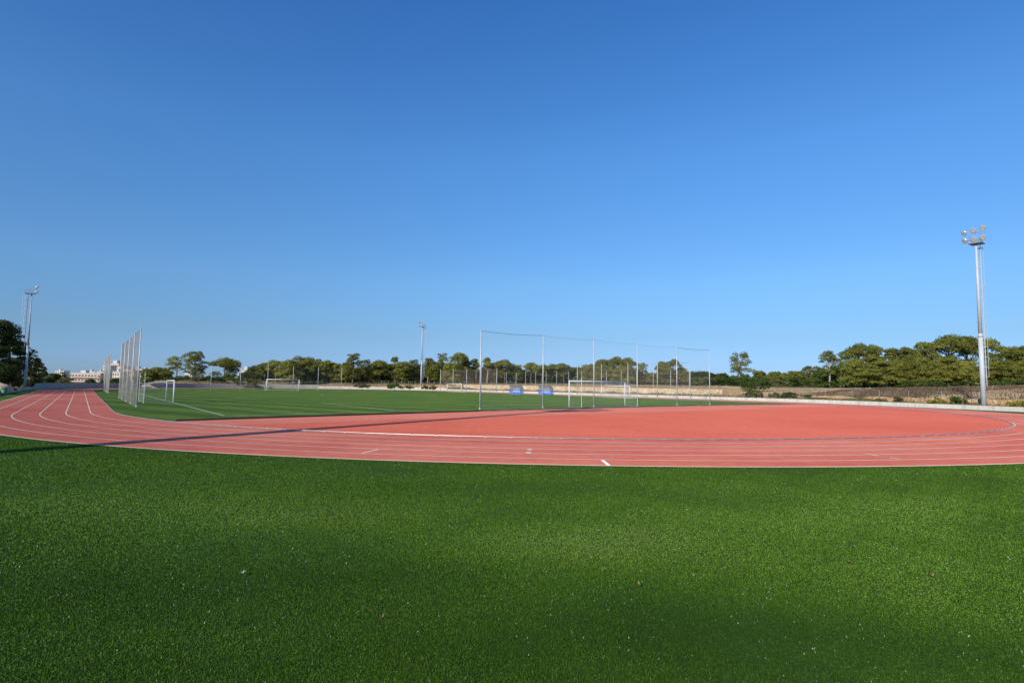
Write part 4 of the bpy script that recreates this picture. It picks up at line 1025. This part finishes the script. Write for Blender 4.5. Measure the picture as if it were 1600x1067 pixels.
# ------------------------------------------------------------------ far buildings
def mat_bld(name, c): return simple(name, c, tuple(x * .9 for x in c), 0.2, 0.85)
CRE = mat_bld('cream_render', (0.66, 0.58, 0.48)); WHT = mat_bld('white_render', (0.62, 0.58, 0.52)); PNK = mat_bld('peach_render', (0.68, 0.44, 0.32)); WIN = simple('dark_window', (0.05, 0.06, 0.08), (0.09, 0.10, 0.12), 0.4, 0.2)  # window panes in a plain dark tone
def building(px0, px1, top, base_y, depth, floors, cols, mat, label, balc=False, roof=None, tower=None):
    x0, _, z1 = at(px0, depth, top); x1, _, _ = at(px1, depth, top); z0 = -3.0 if px0 < 240 else 1.0; W = x1 - x0; H = z1 - z0; Dp = max(9, W * .35)
    cx = (x0 + x1) / 2
    root = empty('apartment_building' if not balc else 'hotel_building', (cx, depth, z0), label, 'building')
    m_ = MB(); m_.box((0, Dp / 2, H / 2), (W, Dp, H)); m_.build('wall', mat, root)
    m_ = MB(); m_.box((0, Dp / 2, H + .25), (W + .6, Dp + .6, .5)); m_.box((-W * .2, Dp / 2, H + 1.4), (W * .18, Dp * .4, 1.8)); m_.build('roof', WHT, root)
    fh = 3.1; k = 0; zz = H - 1.9
    while zz > 1 and k < floors:
        for c in range(cols):
            xx = -W / 2 + W * (c + .5) / cols; ww = W / cols * (.62 if balc else .38)
            m_ = MB(); m_.box((xx, -.04, zz), (ww, .12, 1.5)); m_.build('window', WIN, root)
        if balc:
            m_ = MB(); m_.box((0, -.75, zz - 1.15), (W, 1.4, .18)); m_.box((0, -1.4, zz - .75), (W, .08, .8)); m_.build('balcony', mat, root)
        zz -= fh; k += 1
    if tower:
        tx, tw, th = tower; m_ = MB(); m_.box((tx * W, Dp * .4, H + th / 2 + .5), (tw * W, Dp * .5, th)); m_.build('stair_tower', mat, root)
    return root
building(112, 157, 583.2, 600, 420, 4, 9, mat_bld('hotel_render', (0.64, 0.50, 0.38)), 'long pale hotel with rows of balconies at the end of the track', balc=True)
building(161, 172, 571.5, 600, 520, 7, 3, WHT, 'white block at the left end of the town, behind the farther tan net')
building(173, 186, 568.5, 600, 560, 8, 4, CRE, 'highest cream block behind the nets', tower=(-.1, .5, 3))
building(186, 194, 573, 600, 540, 6, 2, CRE, 'cream block right of the highest block')
building(194, 201, 577, 600, 500, 5, 2, CRE, 'narrow cream block left of the peach block')
building(199, 209, 579, 600, 470, 4, 3, PNK, 'peach coloured block seen through the near tan net')
building(208, 222, 576.5, 600, 520, 5, 4, WHT, 'white flat-roofed block right of the peach one')
building(220, 231, 577.5, 600, 560, 4, 3, WHT, 'white low block partly behind the bushy tree')
building(176, 190, 581, 600, 440, 5, 4, CRE, 'lower cream block in front of the highest block')
building(135, 149, 580.5, 600, 640, 2, 4, WHT, 'small white block peeping over the hotel roof')
building(86, 100, 579.5, 600, 700, 2, 4, WHT, 'far white house above the small dark trees')
building(151, 160, 581, 600, 620, 2, 3, WHT, 'far white block right of the hotel roof')
building(373, 398, 578.5, 600, 330, 2, 6, WHT, 'white villa among the shrubs left of the far goal')
building(288, 300, 583, 600, 400, 2, 3, WHT, 'small white house behind the layered tall pine')
for px, dp in ((165, 300), (184, 300), (197, 290), (212, 290), (141, 320), (176, 250)):
    put(px, 590 + rf.uniform(-2, 2), 14, dp, 'dense', 'small tree in front of the town blocks', DEEP, name='background_tree', group='small trees before the town')

# ------------------------------------------------------------------ small things
mb = MB(); rr = random.Random(4)
def rock(name, x, y, z, s, mat, label, seed):
    rng = np.random.default_rng(seed); import bmesh
    bm = bmesh.new(); bmesh.ops.create_icosphere(bm, subdivisions=3, radius=1)
    for v in bm.verts:
        q = v.co; f = 1 + .18 * math.sin(q.x * 3 + seed) * math.cos(q.y * 2.7) + .12 * math.sin(q.z * 5 + q.x * 4) + rng.uniform(-.03, .03)
        v.co = Vector((q.x * s[0] * f, q.y * s[1] * f, max(-.3, q.z) * s[2] * f))
    me = D.meshes.new(name); bm.to_mesh(me); bm.free(); o = link(name, me, mat, loc=(x, y, z)); tag(o, label, 'rock'); return o
x, y, _ = at(3, 71); rock('boulder', x, y, .75, (1.2, .8, .75), STONE_P, 'pale boulder on the low wall at the left edge', 3)
x, y, _ = at(-3, 72); rock('boulder', x - .6, y, .6, (.8, .7, .5), STONE_P, 'smaller boulder left of the pale one, cut by the photo edge', 5)
GREENP = simple('green_plastic', (0.03, 0.15, 0.07), (0.04, 0.19, 0.09), 2, .5)
x, y, _ = at(7.5, 70)
bin_ = empty('litter_bin', (x, y, 0), 'green bin standing against the low wall at the left edge', 'bin')
m_ = MB(); m_.tube([(0, 0, 0), (0, 0, .06), (0, 0, .78)], [.24, .26, .31], 14); m_.build('body', GREENP, bin_, True)
m_ = MB(); m_.tube([(0, 0, .78), (0, 0, .84), (0, 0, .90)], [.35, .34, .2], 14); m_.build('lid', GREENP, bin_, True)
# electrical box at the foot of the right mast
x, y, _ = at(1526, 84.6)
m_ = MB(); m_.box((0, 0, .55), (.6, .4, 1.1)); m_.box((0, 0, 1.13), (.7, .5, .06)); m_.box((.1, -.21, .6), (.38, .02, .8))
o = m_.build('junction_box', simple('dark_cabinet', (.05, .055, .06), None, 3, .5)); o.location = (x, y, .35); tag(o, 'dark cabinet at the foot of the tall right mast', 'cabinet')
# dead leaves on the turf
def dead_leaf(px, py, size, mat, label, rz):
    g = ground(px, py, .03); mb_ = MB(); n_ = 9; pts = []
    for i in range(n_):
        a = 2 * math.pi * i / n_; r_ = size * (1 + .35 * math.sin(3 * a + rz)); pts.append((r_ * math.cos(a), r_ * .6 * math.sin(a), .012 * math.cos(2 * a) + .012))
    mb_.add(pts + [(0, 0, .0)], [(i, (i + 1) % n_, n_) for i in range(n_)])
    mb_.add([(q_[0] * .98, q_[1] * .98, q_[2] - .002) for q_ in pts] + [(0, 0, -.002)], [((i + 1) % n_, i, n_) for i in range(n_)])
    mb_.tube([(size * .8, 0, .012), (size * 1.7, size * .2, .02)], .0015, 4)
    o_ = mb_.build('dead_leaf', mat); o_.location = (g[0], g[1], .032); o_.rotation_euler = (.15, -.1, rz); tag(o_, label, 'leaf'); return o_
dead_leaf(597, 963, .022, LEAFM, 'curled tan leaf lying lowest on the foreground turf', .5)
dead_leaf(998, 913, .024, LEAFM, 'tan leaf on the turf right of the centre', 1.4)
dead_leaf(1328, 877, .04, LEAFM, 'largest brown leaf on the turf at the right', 2.2)
dead_leaf(1456, 899, .028, LEAFM, 'dark brown leaf on the turf nearest the right edge', .2)
dead_leaf(379, 895, .022, LEAFW, 'whitish leaf scrap on the turf left of the centre', 1.0)
dead_leaf(934, 829, .022, LEAFW, 'whitish leaf scrap on the turf highest up near the centre', 2.6)

# ------------------------------------------------------------------ blades of the foreground turf (uncountable)
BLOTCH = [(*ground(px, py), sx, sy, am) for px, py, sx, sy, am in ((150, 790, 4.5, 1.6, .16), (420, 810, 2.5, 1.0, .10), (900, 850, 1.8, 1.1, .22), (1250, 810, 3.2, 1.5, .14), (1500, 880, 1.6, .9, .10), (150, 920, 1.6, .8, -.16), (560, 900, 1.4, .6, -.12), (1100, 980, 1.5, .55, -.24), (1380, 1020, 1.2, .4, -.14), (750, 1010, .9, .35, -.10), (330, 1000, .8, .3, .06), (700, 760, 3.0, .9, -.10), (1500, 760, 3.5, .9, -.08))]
def blades():
    rng = np.random.default_rng(11); ang = math.radians(50); r0, r1 = 3.2, 36.0
    N0 = 2300000
    # radius distribution: density ~ (r0/r)^1.35
    k = 0.62; uu = rng.random(N0); r = (r0 ** k + uu * (r1 ** k - r0 ** k)) ** (1 / k); a = rng.uniform(-ang, ang, N0)
    x = r * np.sin(a); y = r * np.cos(a)
    d = np.hypot(x - CC[0], y - CC[1]); rel = np.stack([x - CC[0], y - CC[1]], 1); u = rel @ nv; v = rel @ dv
    lim = np.where(v < 0, d, np.abs(u)); keep = (lim > R0 + 6 * LANE + 0.07 + rng.normal(0, .012, N0)) & (y > 2.5) & ~((u < -20) & (lim > 47))
    x, y, r = x[keep], y[keep], r[keep]; n = len(x)
    def fld(fx, fy, ph): return np.sin(x * fx + ph) * np.cos(y * fy - ph * 1.7)
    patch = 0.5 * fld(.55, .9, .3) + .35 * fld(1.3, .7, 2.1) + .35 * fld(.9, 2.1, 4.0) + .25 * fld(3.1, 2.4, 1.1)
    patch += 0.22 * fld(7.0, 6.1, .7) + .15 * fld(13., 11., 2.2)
    h = rng.uniform(.006, .0145, n) * (1 + .10 * patch); w = (.0013 + .0006 * rng.random(n)) * np.maximum(1, r / 4.2) ** .95
    th = rng.uniform(0, 2 * np.pi, n); dx = np.stack([np.cos(th) * w, np.sin(th) * w, 0 * w], 1)
    lean = rng.normal(size=(n, 2)) * .42 * h[:, None] + np.stack([0.30 * h * (patch + .2), -0.5 * h * patch], 1)
    b0 = np.stack([x, y, np.full(n, -.004)], 1); top = b0 + np.stack([lean[:, 0], lean[:, 1], h], 1)
    V = np.stack([b0 - dx, b0 + dx, top + dx * .6, top - dx * .6], 1)
    edge_d = np.clip((lim[keep] - (R0 + 6 * LANE)) / 2.6, 0, 1); near_shade = np.clip((8.0 - r) / 4, 0, 1)  # edge term: darker tint by the track; near term: shade in close turf painted
    tone = np.zeros(n)      # tonal patches of the pile, light on its lean painted in: centre, half widths in metres, strength
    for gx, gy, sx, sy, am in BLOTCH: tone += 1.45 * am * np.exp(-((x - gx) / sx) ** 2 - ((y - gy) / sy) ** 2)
    tint = np.clip(.43 + .24 * patch + tone - .16 * (1 - edge_d) - .17 * near_shade + rng.normal(0, .17, n), 0, .86); glint = rng.random(n) < .0032; tint[glint] = 1.0  # a few fibres painted near white as sparkles of light
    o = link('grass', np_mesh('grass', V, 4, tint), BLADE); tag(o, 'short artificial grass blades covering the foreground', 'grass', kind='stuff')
blades()
